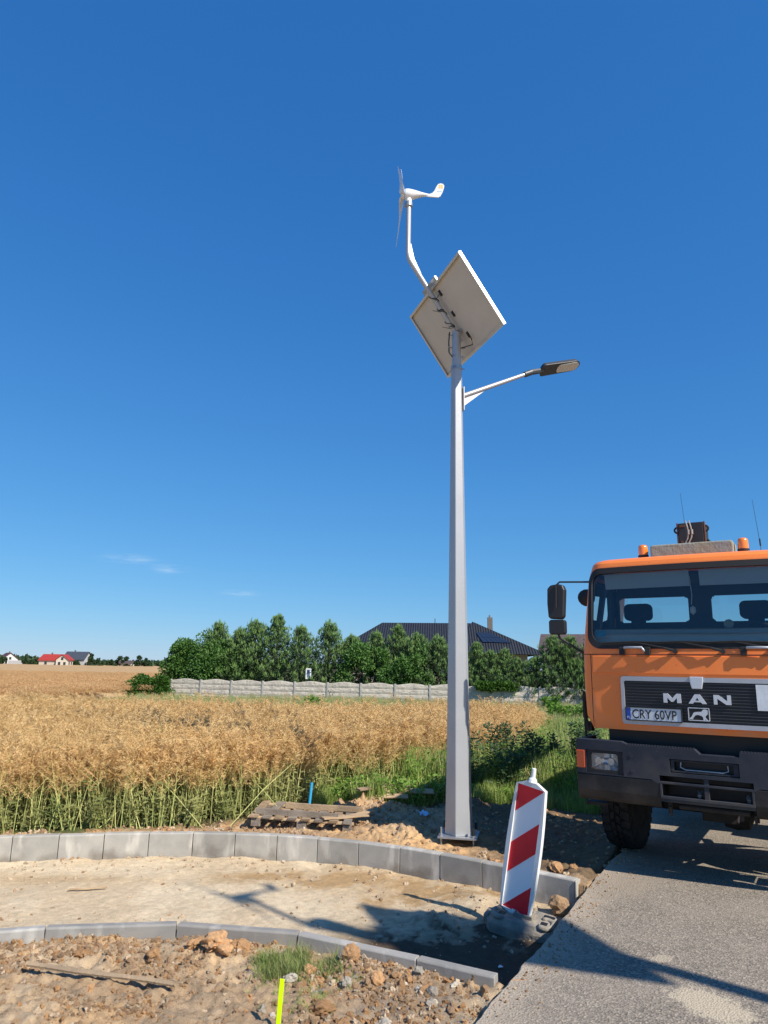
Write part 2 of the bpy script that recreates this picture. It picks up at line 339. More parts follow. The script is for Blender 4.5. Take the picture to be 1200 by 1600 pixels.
def ground_col(x, y, z):
    onroad, bed, fore = zones(x, y)
    C = lambda *c: np.array(c)
    n = lambda f, s, a=.38, b=.62: sstep(a, b, fbm(x, y, f, 5, s, .6) * .5 + .5)
    brown, dark, clay, pale = C(.50, .35, .21), C(.33, .225, .135), C(.62, .39, .19), C(.58, .46, .31)
    f = lerp(np.tile(brown, (len(x), 1)), pale, .5 * n(1.6, 21)); f = lerp(f, dark, .6 * n(3.1, 22)); f = lerp(f, clay, .5 * n(2.3, 23, .5, .7))
    grey = C(.26, .215, .17); m = np.exp(-((x - .25) ** 2 / .35 + (y - 5.05) ** 2 / .35)); f = lerp(f, grey, .8 * m * n(4, 24, .3, .6))
    sandy = np.exp(-((road_x(y) - x) / .25) ** 2); f = lerp(f, pale, .7 * sandy)
    sand, sand2, ochre, wet_shade = C(.77, .625, .425), C(.68, .53, .345), C(.50, .33, .165), C(.09, .062, .042)
    b = lerp(np.tile(sand, (len(x), 1)), sand2, n(1.5, 31)); 
    e = up_y(x) - y
    b = lerp(b, ochre, np.clip(np.exp(-((x - .55) ** 2 / .9 + (y - 8.0) ** 2 / .22)) * 1.5 * (.35 + n(3, 33)), 0, 1))
    b = lerp(b, ochre, np.clip(np.exp(-((x + .7) ** 2 / 1.1 + (y - 8.45) ** 2 / .10)) * 1.3 * (.3 + n(4, 32)), 0, 1))
    b = lerp(b, ochre, np.clip(np.exp(-((x + 3.4) ** 2 / .5 + (y - 8.3) ** 2 / .03)) * .6, 0, 1))
    b = lerp(b, wet_shade, np.clip(np.exp(-((x - 1.0) ** 2 / 1.1 + (y - 6.15) ** 2 / .75)) * 2.3 * (.5 + n(5, 34)), 0, .96))  # moist hollow, darkened further: its shade is put into the colour
    b = lerp(b, wet_shade, .8 * np.exp(-((road_x(y) - x) / .22) ** 2) * (y < 7.5))
    r = lerp(np.tile(brown, (len(x), 1)), clay, n(1.2, 41, .35, .6)); r = lerp(r, dark, .6 * n(3.5, 42)); r = lerp(r, pale, .35 * n(2.2, 43, .5, .7))
    ed = y - up_y(x); r = lerp(r, clay * 1.1, np.exp(-((x - .55) ** 2 / .5 + (y - 9.0) ** 2 / .25)))
    r = lerp(r, dark * .42, .8 * sstep(.75, 1.5, x + .2 * fbm(x, y, 2, 3, 46)) * (y > up_y(x) + .3) * (y < 12))  # moist earth, darkened further with the truck's shadow painted into the colour
    r = lerp(r, pale * .8, .8 * np.exp(-((ed - .1) / .12) ** 2) * (x < -1))
    soilf = C(.12, .09, .05); grn = C(.085, .11, .035)
    field = lerp(np.tile(soilf, (len(x), 1)), grn, n(.5, 44)); t = sstep(-.25, .15, y + .5 * fbm(x, y, 1.3, 3, 45) - np.minimum(crop_y(x), np.where(x > -.8, 11.3 + .0 * x, 99)))
    r = lerp(r, field, t)
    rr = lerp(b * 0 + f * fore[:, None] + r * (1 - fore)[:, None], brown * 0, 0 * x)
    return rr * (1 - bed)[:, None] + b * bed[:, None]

def soil_material():
    m = bpy.data.materials.new('soil'); m.use_nodes = True; N, L = m.node_tree.nodes, m.node_tree.links; b = N['Principled BSDF']
    b.inputs['Roughness'].default_value = .95; b.inputs['Specular IOR Level'].default_value = .15
    at = N.new('ShaderNodeVertexColor'); at.layer_name = 'albedo'; geo = N.new('ShaderNodeNewGeometry')
    def noise(s, d=8, r=.65):
        n = N.new('ShaderNodeTexNoise'); n.inputs['Scale'].default_value = s; n.inputs['Detail'].default_value = d; n.inputs['Roughness'].default_value = r; L.new(geo.outputs['Position'], n.inputs['Vector']); return n.outputs[0]
    n1 = noise(14); mr = N.new('ShaderNodeMapRange'); mr.inputs['From Min'].default_value = .3; mr.inputs['From Max'].default_value = .7; mr.inputs['To Min'].default_value = .80; mr.inputs['To Max'].default_value = 1.16; L.new(n1, mr.inputs[0])
    n2 = noise(120, 4); mr2 = N.new('ShaderNodeMapRange'); mr2.inputs['From Min'].default_value = .3; mr2.inputs['From Max'].default_value = .7; mr2.inputs['To Min'].default_value = .8; mr2.inputs['To Max'].default_value = 1.18; L.new(n2, mr2.inputs[0])
    mu = N.new('ShaderNodeMath'); mu.operation = 'MULTIPLY'; L.new(mr.outputs[0], mu.inputs[0]); L.new(mr2.outputs[0], mu.inputs[1])
    v = N.new('ShaderNodeVectorMath'); v.operation = 'SCALE'; L.new(at.outputs[0], v.inputs[0]); L.new(mu.outputs[0], v.inputs['Scale']); L.new(v.outputs[0], b.inputs['Base Color'])
    ad = N.new('ShaderNodeMath'); ad.operation = 'ADD'; L.new(noise(30, 8), ad.inputs[0]); L.new(noise(150, 4), ad.inputs[1])
    bp = N.new('ShaderNodeBump'); bp.inputs['Strength'].default_value = .8; bp.inputs['Distance'].default_value = .018; L.new(ad.outputs[0], bp.inputs['Height']); L.new(bp.outputs[0], b.inputs['Normal'])
    return m
SOIL = soil_material()
gx = axis(-5.4, 3.2, .0185, -2500, 2500, 1.09); gy = axis(3.8, 11.7, .0185, -40, 3500, 1.09)
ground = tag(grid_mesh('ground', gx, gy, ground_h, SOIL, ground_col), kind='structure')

# ------------------------------------------------------------------ asphalt road
def asphalt_material():
    m = bpy.data.materials.new('asphalt'); m.use_nodes = True; N, L = m.node_tree.nodes, m.node_tree.links; b = N['Principled BSDF']
    b.inputs['Roughness'].default_value = .92; b.inputs['Specular IOR Level'].default_value = .25
    tc = N.new('ShaderNodeTexCoord')
    vo = N.new('ShaderNodeTexVoronoi'); vo.inputs['Scale'].default_value = 72; L.new(tc.outputs['Object'], vo.inputs['Vector'])
    cr = N.new('ShaderNodeValToRGB'); L.new(vo.outputs['Color'], cr.inputs[0])
    for i, (p, c) in enumerate(((0, (.06, .052, .043)), (.4, (.155, .134, .108)), (.75, (.29, .246, .193)), (1, (.48, .405, .31)))):
        e = cr.color_ramp.elements[i] if i < 2 else cr.color_ramp.elements.new(p); e.position = p; e.color = (*c, 1)
    def noise(s, d=6, r=.6):
        n = N.new('ShaderNodeTexNoise'); n.inputs['Scale'].default_value = s; n.inputs['Detail'].default_value = d; n.inputs['Roughness'].default_value = r; L.new(tc.outputs['Object'], n.inputs['Vector']); return n.outputs[0]
    def rng_(x, a, c, lo=0, hi=1):
        r = N.new('ShaderNodeMapRange'); L.new(x, r.inputs[0]); r.inputs['From Min'].default_value = a; r.inputs['From Max'].default_value = c; r.inputs['To Min'].default_value = lo; r.inputs['To Max'].default_value = hi; return r.outputs[0]
    def mix(f, a, c):
        x = N.new('ShaderNodeMixRGB'); (L.new(f, x.inputs[0]) if not isinstance(f, float) else setattr(x.inputs[0], 'default_value', f))
        L.new(a, x.inputs[1]); 
        if isinstance(c, tuple): x.inputs[2].default_value = (*c, 1)
        else: L.new(c, x.inputs[2])
        return x.outputs[0]
    def math_(op, a, c=None):
        x = N.new('ShaderNodeMath'); x.operation = op; L.new(a, x.inputs[0]) if not isinstance(a, float) else setattr(x.inputs[0], 'default_value', a)
        if c is not None: (L.new(c, x.inputs[1]) if not isinstance(c, float) else setattr(x.inputs[1], 'default_value', c))
        return x.outputs[0]
    col = mix(rng_(noise(1.3), .35, .7, .15, .55), cr.outputs[0], (.38, .32, .25))       # dust film
    # dusty cement colour along the left edge (object x = distance from the edge)
    sp = N.new('ShaderNodeSeparateXYZ'); L.new(tc.outputs['Object'], sp.inputs[0])
    e = math_('ADD', sp.outputs['X'], math_('MULTIPLY', noise(3.5), .35))
    col = mix(rng_(e, .18, .52, .8, 0), col, (.44, .365, .275))
    # dried sand spilt on the road
    def spot(cx, cy, rx, ry, rot=0):
        mp = N.new('ShaderNodeMapping'); mp.vector_type = 'TEXTURE'; mp.inputs['Location'].default_value = (cx, cy, 0); mp.inputs['Rotation'].default_value = (0, 0, rot); mp.inputs['Scale'].default_value = (rx, ry, 1)
        L.new(tc.outputs['Object'], mp.inputs[0]); ln = N.new('ShaderNodeVectorMath'); ln.operation = 'LENGTH'; L.new(mp.outputs[0], ln.inputs[0])
        return rng_(math_('ADD', ln.outputs['Value'], math_('MULTIPLY', math_('SUBTRACT', noise(22, 8, .75), .5), 2.2)), .75, 1.0, 1, 0)
    for s in SPOTS: col = mix(math_('MULTIPLY', spot(*s[:5]), s[5]), col, s[6])
    L.new(col, b.inputs['Base Color'])
    bp = N.new('ShaderNodeBump'); bp.inputs['Strength'].default_value = .8; bp.inputs['Distance'].default_value = .006; L.new(vo.outputs['Distance'], bp.inputs['Height']); L.new(bp.outputs[0], b.inputs['Normal'])
    return m
RAZ = math.atan(.5237); R0 = Vector((.57 - .5237 * 10.63, -6.0, 0))            # road frame: x across, y along
def to_road(x, y):
    v = Vector((x, y, 0)) - R0; return (v.x * math.cos(RAZ) - v.y * math.sin(RAZ), v.x * math.sin(RAZ) + v.y * math.cos(RAZ))
sx, sy = to_road(2.05, 4.87); px_, py_ = to_road(.93, 5.24)
s3x, s3y = to_road(2.02, 5.6); s4x, s4y = to_road(2.3, 7.4)
SPOTS = [(sx, sy, .20, .30, .9, .85, (.50, .42, .30)), (s3x, s3y, .10, .07, .9, .6, (.48, .40, .29)), (s4x, s4y, .35, .6, 0, .5, (.33, .27, .2)), (px_, py_, .07, .006, RAZ, .7, (.75, .28, .06))]
ASPH = asphalt_material()
def road_build():
    mb = MB(); ys = np.concatenate([np.arange(0, 22, .07), np.arange(22, 150, 2.0)]); W = 6.4
    ex = .03 * fbm(ys, ys * 0 + 3, 3, 5, 77, .65); ex = np.where(ys > 15.2, ex + .12 * fbm(ys, ys * 0, 1.2, 4, 78), ex)
    t = [(ex[i] + .012, y, 0.0) for i, y in enumerate(ys)]; u = [(ex[i], y, -.012) for i, y in enumerate(ys)]; l = [(ex[i] + .03 * fbm(y, 0., 5, 3, 5), y, -.42) for i, y in enumerate(ys)]
    r = [(W, y, 0.02) for y in ys]; rb = [(W + .02, y, -.42) for y in ys]; c = [(W / 2, y, .05) for y in ys]
    c1 = [(.6, y, .012) for y in ys]; c0 = [(.2, y, 0.004) for y in ys]
    for A, B in ((l, u), (u, t), (t, c0), (c0, c1), (c1, c), (c, r), (r, rb)): mb.strip(A, B, closed=False)
    o = mb.build('road', [ASPH], smooth=False); o.location = R0; o.rotation_euler = (0, 0, -RAZ); return tag(o, kind='structure')
road_build()

# ------------------------------------------------------------------ kerbs
def concrete(name, a, b, c):
    m = pmat(name, a, .85, var=.3, vscale=5, bump=.25, bscale=120, col2=b)
    N, L = m.node_tree.nodes, m.node_tree.links
    bs = N['Principled BSDF']; src = bs.inputs['Base Color'].links[0].from_socket
    tc = N.new('ShaderNodeTexCoord'); mp = N.new('ShaderNodeMapping'); mp.inputs['Scale'].default_value = (3.0, 3.0, .9); L.new(tc.outputs['Object'], mp.inputs[0])
    n = N.new('ShaderNodeTexNoise'); n.inputs['Scale'].default_value = 2.2; n.inputs['Detail'].default_value = 5; L.new(mp.outputs[0], n.inputs['Vector'])
    r = N.new('ShaderNodeMapRange'); r.inputs['From Min'].default_value = .53; r.inputs['From Max'].default_value = .66; L.new(n.outputs[0], r.inputs[0])
    x = N.new('ShaderNodeMixRGB'); L.new(r.outputs[0], x.inputs[0]); L.new(src, x.inputs[1]); x.inputs[2].default_value = (*c, 1)
    sp = N.new('ShaderNodeSeparateXYZ'); L.new(tc.outputs['Object'], sp.inputs[0])          # damp earth stains low on the stones
    n3 = N.new('ShaderNodeTexNoise'); n3.inputs['Scale'].default_value = 2.6; n3.inputs['Detail'].default_value = 7; L.new(tc.outputs['Object'], n3.inputs['Vector'])
    a_ = N.new('ShaderNodeMath'); a_.operation = 'MULTIPLY_ADD'; L.new(sp.outputs['Z'], a_.inputs[0]); a_.inputs[1].default_value = -1.1; L.new(n3.outputs[0], a_.inputs[2])
    r4 = N.new('ShaderNodeMapRange'); r4.inputs['From Min'].default_value = .72; r4.inputs['From Max'].default_value = .86; r4.inputs['To Max'].default_value = .65; L.new(a_.outputs[0], r4.inputs[0])
    x4 = N.new('ShaderNodeMixRGB'); L.new(r4.outputs[0], x4.inputs[0]); L.new(x.outputs[0], x4.inputs[1]); x4.inputs[2].default_value = (.15, .125, .095, 1); x = x4
    oi = N.new('ShaderNodeObjectInfo'); r2 = N.new('ShaderNodeMapRange'); r2.inputs['To Min'].default_value = .82; r2.inputs['To Max'].default_value = 1.12; L.new(oi.outputs['Random'], r2.inputs[0])
    v = N.new('ShaderNodeVectorMath'); v.operation = 'SCALE'; L.new(x.outputs[0], v.inputs[0]); L.new(r2.outputs[0], v.inputs['Scale']); L.new(v.outputs[0], bs.inputs['Base Color'])
concrete('kerb_concrete', (.39, .37, .325), (.31, .295, .265), (.52, .49, .43))
concrete('low_kerb_concrete', (.33, .31, .28), (.27, .26, .24), (.42, .40, .36))
def kerb(name, X, Y, x0, x1, step, w, top, depth, mat, label):
    root = empty(name, (float(X[200]), float(Y[200]), 0), 0, label, 'kerb'); inv = Vector(root.location)
    P = [Vector((float(a), float(b), 0)) for a, b in zip(X, Y)]
    # walk the curve in equal steps
    P = [p for p in P if x0 <= p.x <= x1]; pts = [P[0]]; acc = 0
    for i in range(1, len(P)):
        acc += (P[i] - P[i - 1]).length
        if acc >= step: pts.append(P[i]); acc = 0
    pts.append(P[-1])
    for i in range(len(pts) - 1):
        a, b = pts[i], pts[i + 1]; t = (b - a).normalized(); nrm = Vector((-t.y, t.x, 0)); g = .004
        dz = random.uniform(-.004, .004); off = random.uniform(-.004, .004)
        a2, b2 = a + t * g + nrm * off, b - t * g + nrm * (off + random.uniform(-.003, .003)); mb = MB()
        ch = .012; prof = [(0, -depth), (0, top - ch), (ch, top), (w, top), (w, -depth)]
        vs = []
        for p in (a2, b2):
            for (q, z) in prof: vs.append(p + nrm * q + Vector((0, 0, z + dz)) - inv)
        k = len(prof); mb.add(vs, [(0, 1, 2, 3, 4), (9, 8, 7, 6, 5)] + [(j, j + k, (j + 1) % k + k, (j + 1) % k) for j in range(k)])
        mb.build('kerb_stone', [mat], root, bevel=.003, seg=1)
    return root
kerb('kerb', UX, UY, -8.8, 1.93, .50, .10, .018, .5, 'kerb_concrete', 'tall grey concrete kerb curving along the far side of the sand bed')
kerb('kerb', LX, LY, -8.8, .80, .98, .075, .0, .35, 'low_kerb_concrete', 'thin low grey kerb curving along the near side of the sand bed')

# ------------------------------------------------------------------ rocks and clods
def rock_mesh(name, mat, sub=2, seed=0, rough=.35, flat=.7):
    import bmesh
    bm = bmesh.new(); bmesh.ops.create_icosphere(bm, subdivisions=sub, radius=1)
    for v in bm.verts:
        p = v.co.normalized(); n = fbm(np.array([p.x * 1.3 + seed * 3.1 + p.z]), np.array([p.y * 1.3 - p.z * .8 + seed]), 1.1, 4, seed)[0]
        n2 = fbm(np.array([p.x * 3 + p.z * 2 + seed]), np.array([p.y * 3 + p.z * 2.3]), 1.5, 3, seed + 5)[0]
        v.co = p * (1 + rough * 1.6 * n + rough * .7 * n2); v.co.z *= flat
    me = bpy.data.meshes.new(name); bm.to_mesh(me); bm.free(); me.materials.append(MATS[mat]); o = bpy.data.objects.new(name, me); COL.objects.link(o); return o
pmat('clay_clod', (.64, .37, .18), .95, col2=(.50, .29, .145), vscale=5, bump=.8, bscale=25, spec=.1, coords='Object')
pmat('brown_clod', (.52, .345, .205), .95, col2=(.40, .26, .155), vscale=5, bump=.8, bscale=25, spec=.1)
pmat('pale_stone', (.50, .46, .38), .9, col2=(.38, .32, .24), vscale=3, bump=.5, bscale=14, spec=.3)
pmat('grey_stone', (.32, .29, .25), .9, col2=(.24, .19, .14), vscale=3, bump=.5, bscale=14, spec=.3)
pmat('sand_crumb', (.62, .48, .33), .95, var=.3, vscale=6, bump=.6, bscale=20, spec=.1)
for nm in ('clay_clod', 'brown_clod', 'sand_crumb', 'pale_stone', 'grey_stone'):          # every clod a little different in tone
    N, L = MATS[nm].node_tree.nodes, MATS[nm].node_tree.links; b_ = N['Principled BSDF']; src = b_.inputs['Base Color'].links[0].from_socket
    oi = N.new('ShaderNodeObjectInfo'); r_ = N.new('ShaderNodeMapRange'); r_.inputs['To Min'].default_value = .75; r_.inputs['To Max'].default_value = 1.35; L.new(oi.outputs['Random'], r_.inputs[0])
    v_ = N.new('ShaderNodeVectorMath'); v_.operation = 'SCALE'; L.new(src, v_.inputs[0]); L.new(r_.outputs[0], v_.inputs['Scale']); L.new(v_.outputs[0], b_.inputs['Base Color'])
def clod_variants(mats, n0=0, sub=2): return [rock_mesh('clod', m, sub, n0 + i, .75, .8) for i, m in enumerate(mats)]
def place(N, box, fn, smin, smax, power=2.2, sink=.12, jit=.5):
    x = rng.uniform(box[0], box[1], N); y = rng.uniform(box[2], box[3], N); k = rng.uniform(0, 1, N) < fn(x, y); x, y = x[k], y[k]
    s = smin + (smax - smin) * rng.uniform(0, 1, len(x)) ** power
    z = ground_h(x, y) + s * sink * .6; return np.stack([x, y, z], 1), rots(len(x), .6), s
inn = lambda v: (v > .5).astype(float)
def cl(x, y, f, s, a=.45, b=.6): return sstep(a, b, fbm(x, y, f, 3, s) * .5 + .5)
p, r, s = place(60000, (-5.6, 2.0, 4.0, 6.3), lambda x, y: inn(zones(x, y)[2]) * (x < road_x(y) - .03) * (1 - .6 * sstep(.1, .5, x)) * (.12 + .88 * cl(x, y, 2, 61)), .003, .022, 5.0)
scatter('soil_clods', clod_variants(['brown_clod', 'brown_clod', 'clay_clod', 'brown_clod', 'clay_clod', 'sand_crumb'], 0), p, r, s)
p, r, s = place(1100, (-1.1, 1.2, 4.2, 5.8), lambda x, y: inn(zones(x, y)[2]) * (x < road_x(y) - .04) * np.exp(-((x - .05) ** 2 / .30 + (y - 5.15) ** 2 / .30)), .005, .034, 3.6)
scatter('rubble', clod_variants(['pale_stone', 'grey_stone', 'clay_clod', 'brown_clod', 'clay_clod', 'sand_crumb', 'brown_clod'], 20), p, r, s)
p, r, s = place(70000, (-5.6, 3.2, 7.3, 12.2), lambda x, y: inn(y - up_y(x) - .14 + .4) * (y > up_y(x) + .14) * (x < road_x(y) + .0) * (y < np.where(x > -.8, 11.5, crop_y(x)) + .1) * (.12 + .9 * cl(x, y, 1.6, 63)) * np.where((x > .7) & (y > up_y(x) + .45), .16, .8), .0035, .028, 4.6)
scatter('soil_clods', clod_variants(['clay_clod', 'brown_clod', 'clay_clod', 'brown_clod', 'sand_crumb'], 40), p, r, s)
p, r, s = place(5000, (-5.6, 2.0, 5.4, 9.3), lambda x, y: (zones(x, y)[1] > .9) * (x < road_x(y) - .08) * (.08 + .7 * np.exp(-((up_y(x) - y) / .3) ** 2) + .8 * np.exp(-((x - .9) ** 2 + (y - 7.4) ** 2) / .3) + .5 * cl(x, y, 2.4, 66, .55, .7)), .004, .024, 3.0)
scatter('sand_crumbs', clod_variants(['sand_crumb', 'sand_crumb', 'brown_clod'], 60), p, r, s)
# crumbs of earth on the asphalt edge
N_ = 2200; t_ = rng.uniform(4.2, 11, N_); o_ = np.abs(rng.normal(0, .22, N_)) + .02
x_ = road_x(t_) + o_ / math.cos(RAZ); k_ = rng.uniform(0, 1, N_) < .35 + .65 * cl(x_, t_, 3, 70); x_, t_ = x_[k_], t_[k_]; s_ = .0015 + .007 * rng.uniform(0, 1, len(x_)) ** 3
scatter('road_crumbs', clod_variants(['brown_clod', 'sand_crumb', 'clay_clod'], 70), np.stack([x_, t_, .004 + s_ * .5], 1), rots(len(x_), .5), s_)

def stone(x, y, s, mat, seed, label, cat='stone', nm='stone', sq=(1, 1, 1), zoff=0, sub=3, group=None):
    o = rock_mesh(nm, mat, sub, seed, .34, .8); o.scale = (s * sq[0], s * sq[1], s * sq[2]); o.location = (x, y, gh(x, y) + s * .28 + zoff); o.rotation_euler = (0, 0, seed * 1.7); return tag(o, label, cat, group)
stone(-1.16, 5.74, .115, 'clay_clod', 101, 'largest dried clay clod near the thin low kerb', 'clod', 'clay_clod', (1.25, .85, .6), .01, 4)
stone(-1.33, 5.86, .075, 'clay_clod', 102, 'rounded brown clod directly behind the largest clod', 'clod', 'clay_clod', (1.2, 1, .7), .0, 4)
stone(-1.0, 5.83, .07, 'clay_clod', 103, 'crumbly orange clod between the largest clod and the low kerb', 'clod', 'clay_clod', (1, .9, .8), .01, 4)
stone(-2.13, 5.72, .05, 'clay_clod', 104, 'small flat clod by itself, lying beyond the near wooden lath', 'clod', 'clay_clod', (1.4, 1, .7))
stone(-1.62, 5.75, .045, 'clay_clod', 105, 'fist sized orange clod left of the largest clod', 'clod', 'clay_clod')
stone(-.18, 5.6, .06, 'clay_clod', 106, 'ragged orange clod standing beside the grass tuft, close to the low kerb', 'clod', 'clay_clod', (1, 1, 1.1), .01)
stone(-.46, 5.5, .045, 'clay_clod', 107, 'orange clod sitting on the grass tuft', 'clod', 'clay_clod', (1, .9, 1), .01)
stone(.01, 5.32, .05, 'clay_clod', 108, 'smooth orange clod in the middle of the rubble', 'clod', 'clay_clod')
stone(-.32, 4.9, .055, 'clay_clod', 109, 'orange clod just right of the yellow stake', 'clod', 'clay_clod', (1.3, 1, .8))
stone(-.19, 5.27, .042, 'pale_stone', 110, 'white angular stone between two orange clods in the rubble', sq=(.8, 1, 1.1), zoff=.008)
stone(-.57, 5.35, .042, 'pale_stone', 111, 'pale rough stone at the foot of the grass tuft', sq=(1.2, 1, .9), zoff=.006)
stone(.29, 5.25, .032, 'pale_stone', 112, 'small pale stone, left one of the pair near the kerb end')
stone(.375, 5.19, .036, 'grey_stone', 113, 'dark grey stone, right one of the pair near the kerb end', sq=(1, 1, 1.1))
stone(.06, 4.8, .045, 'pale_stone', 114, 'large pale stone at the front of the rubble', sq=(1.2, 1, .9))
stone(.53, 5.3, .03, 'pale_stone', 115, 'pale pebble nearest the end of the low kerb', sq=(1.4, .8, .7))
stone(-.69, 4.9, .03, 'pale_stone', 116, 'small white stone standing upright left of the yellow stake', sq=(.6, .8, 1.4))
stone(1.73, 7.38, .095, 'brown_clod', 117, 'earth covered stone wedged between tall kerb end and asphalt edge', sq=(1, 1, 1.1), zoff=.05)
stone(1.84, 7.93, .06, 'clay_clod', 118, 'left orange clod beside the end of the tall kerb', 'clod', 'clay_clod', (1.2, 1, 1))
stone(2.0, 7.86, .05, 'clay_clod', 119, 'right orange clod beside the end of the tall kerb', 'clod', 'clay_clod', (1, 1, 1))

# ------------------------------------------------------------------ wooden laths lying about
pmat('weathered_wood', (.40, .29, .18), .8, col2=(.26, .19, .125), vscale=4, bump=.4, bscale=60, spec=.2)
pmat('pale_wood', (.52, .38, .23), .8, col2=(.40, .28, .17), vscale=4, bump=.3, bscale=60, spec=.2)
pmat('grey_wood', (.30, .25, .20), .85, col2=(.19, .155, .125), vscale=4, bump=.5, bscale=50, spec=.15)
def plank(mb, p0, p1, w, t, roll=0, jag=True):
    p0, p1 = Vector(p0), Vector(p1); d = p1 - p0; L = d.length; q = d.to_track_quat('X', 'Z').to_matrix()
    n = 7; vs = []
    for i in range(n):
        f = i / (n - 1); c = p0 + d * f + Vector((0, 0, math.sin(f * 9 + L) * .003))
        e = random.uniform(-.01, .01) if jag and i in (0, n - 1) else 0
        for (a, b) in ((-1, -1), (1, -1), (1, 1), (-1, 1)):
            off = Matrix.Rotation(roll, 3, 'X') @ Vector((e * (a + b * .5), a * w / 2 * random.uniform(.97, 1.02), b * t / 2)); vs.append(c + q @ off)
    fs = [(i * 4 + j, (i + 1) * 4 + j, (i + 1) * 4 + (j + 1) % 4, i * 4 + (j + 1) % 4) for i in range(n - 1) for j in range(4)] + [(3, 2, 1, 0), tuple(4 * (n - 1) + j for j in range(4))]
    mb.add(vs, fs); return mb
tag(plank(MB(), (-2.37, 5.37, gh(-2.37, 5.37) + .05), (-1.32, 5.21, gh(-1.32, 5.21) + .045), .034, .016, .3).build('wooden_lath', ['weathered_wood'], bevel=.002), 'long thin wooden lath lying on the brown soil in front of the low kerb', 'lath')
tag(plank(MB(), (-3.12, 7.84, gh(-3.1, 7.84) + .02), (-2.78, 7.95, gh(-2.78, 7.95) + .022), .022, .012, .2).build('wooden_lath', ['pale_wood'], bevel=.002), 'short wooden lath lying on the sand between the kerbs', 'lath')

# =================================================================== HYBRID STREET LAMP
pmat('painted_steel', (.46, .465, .47), .38, .35, var=.06, vscale=3, bump=.03, bscale=30, spec=.5)
pmat('galvanised', (.42, .44, .46), .42, .7, var=.2, vscale=20)
pmat('aluminium', (.62, .62, .61), .35, .6)
pmat('back_sheet', (.60, .565, .515), .55, var=.07, vscale=3)
pmat('solar_cell', (.010, .014, .035), .12, .2, spec=.8, coat=1)
pmat('black_plastic', (.018, .018, .02), .5)
pmat('dark_housing', (.055, .058, .062), .45, .2)
pmat('white_plastic', (.78, .79, .78), .32, spec=.5, coat=.3)
pmat('lens_cover', (.55, .55, .48), .15, coat=1, spec=.6)
pmat('led', (.62, .60, .50), .3)
pmat('yellow_print', (.80, .50, .10), .5)
pmat('blue_grey_print', (.35, .48, .58), .5)
pmat('bolt_black', (.03, .03, .03), .5, .5)
def azv(deg): a = math.radians(deg); return Vector((math.sin(a), math.cos(a), 0))
HROLL = -26
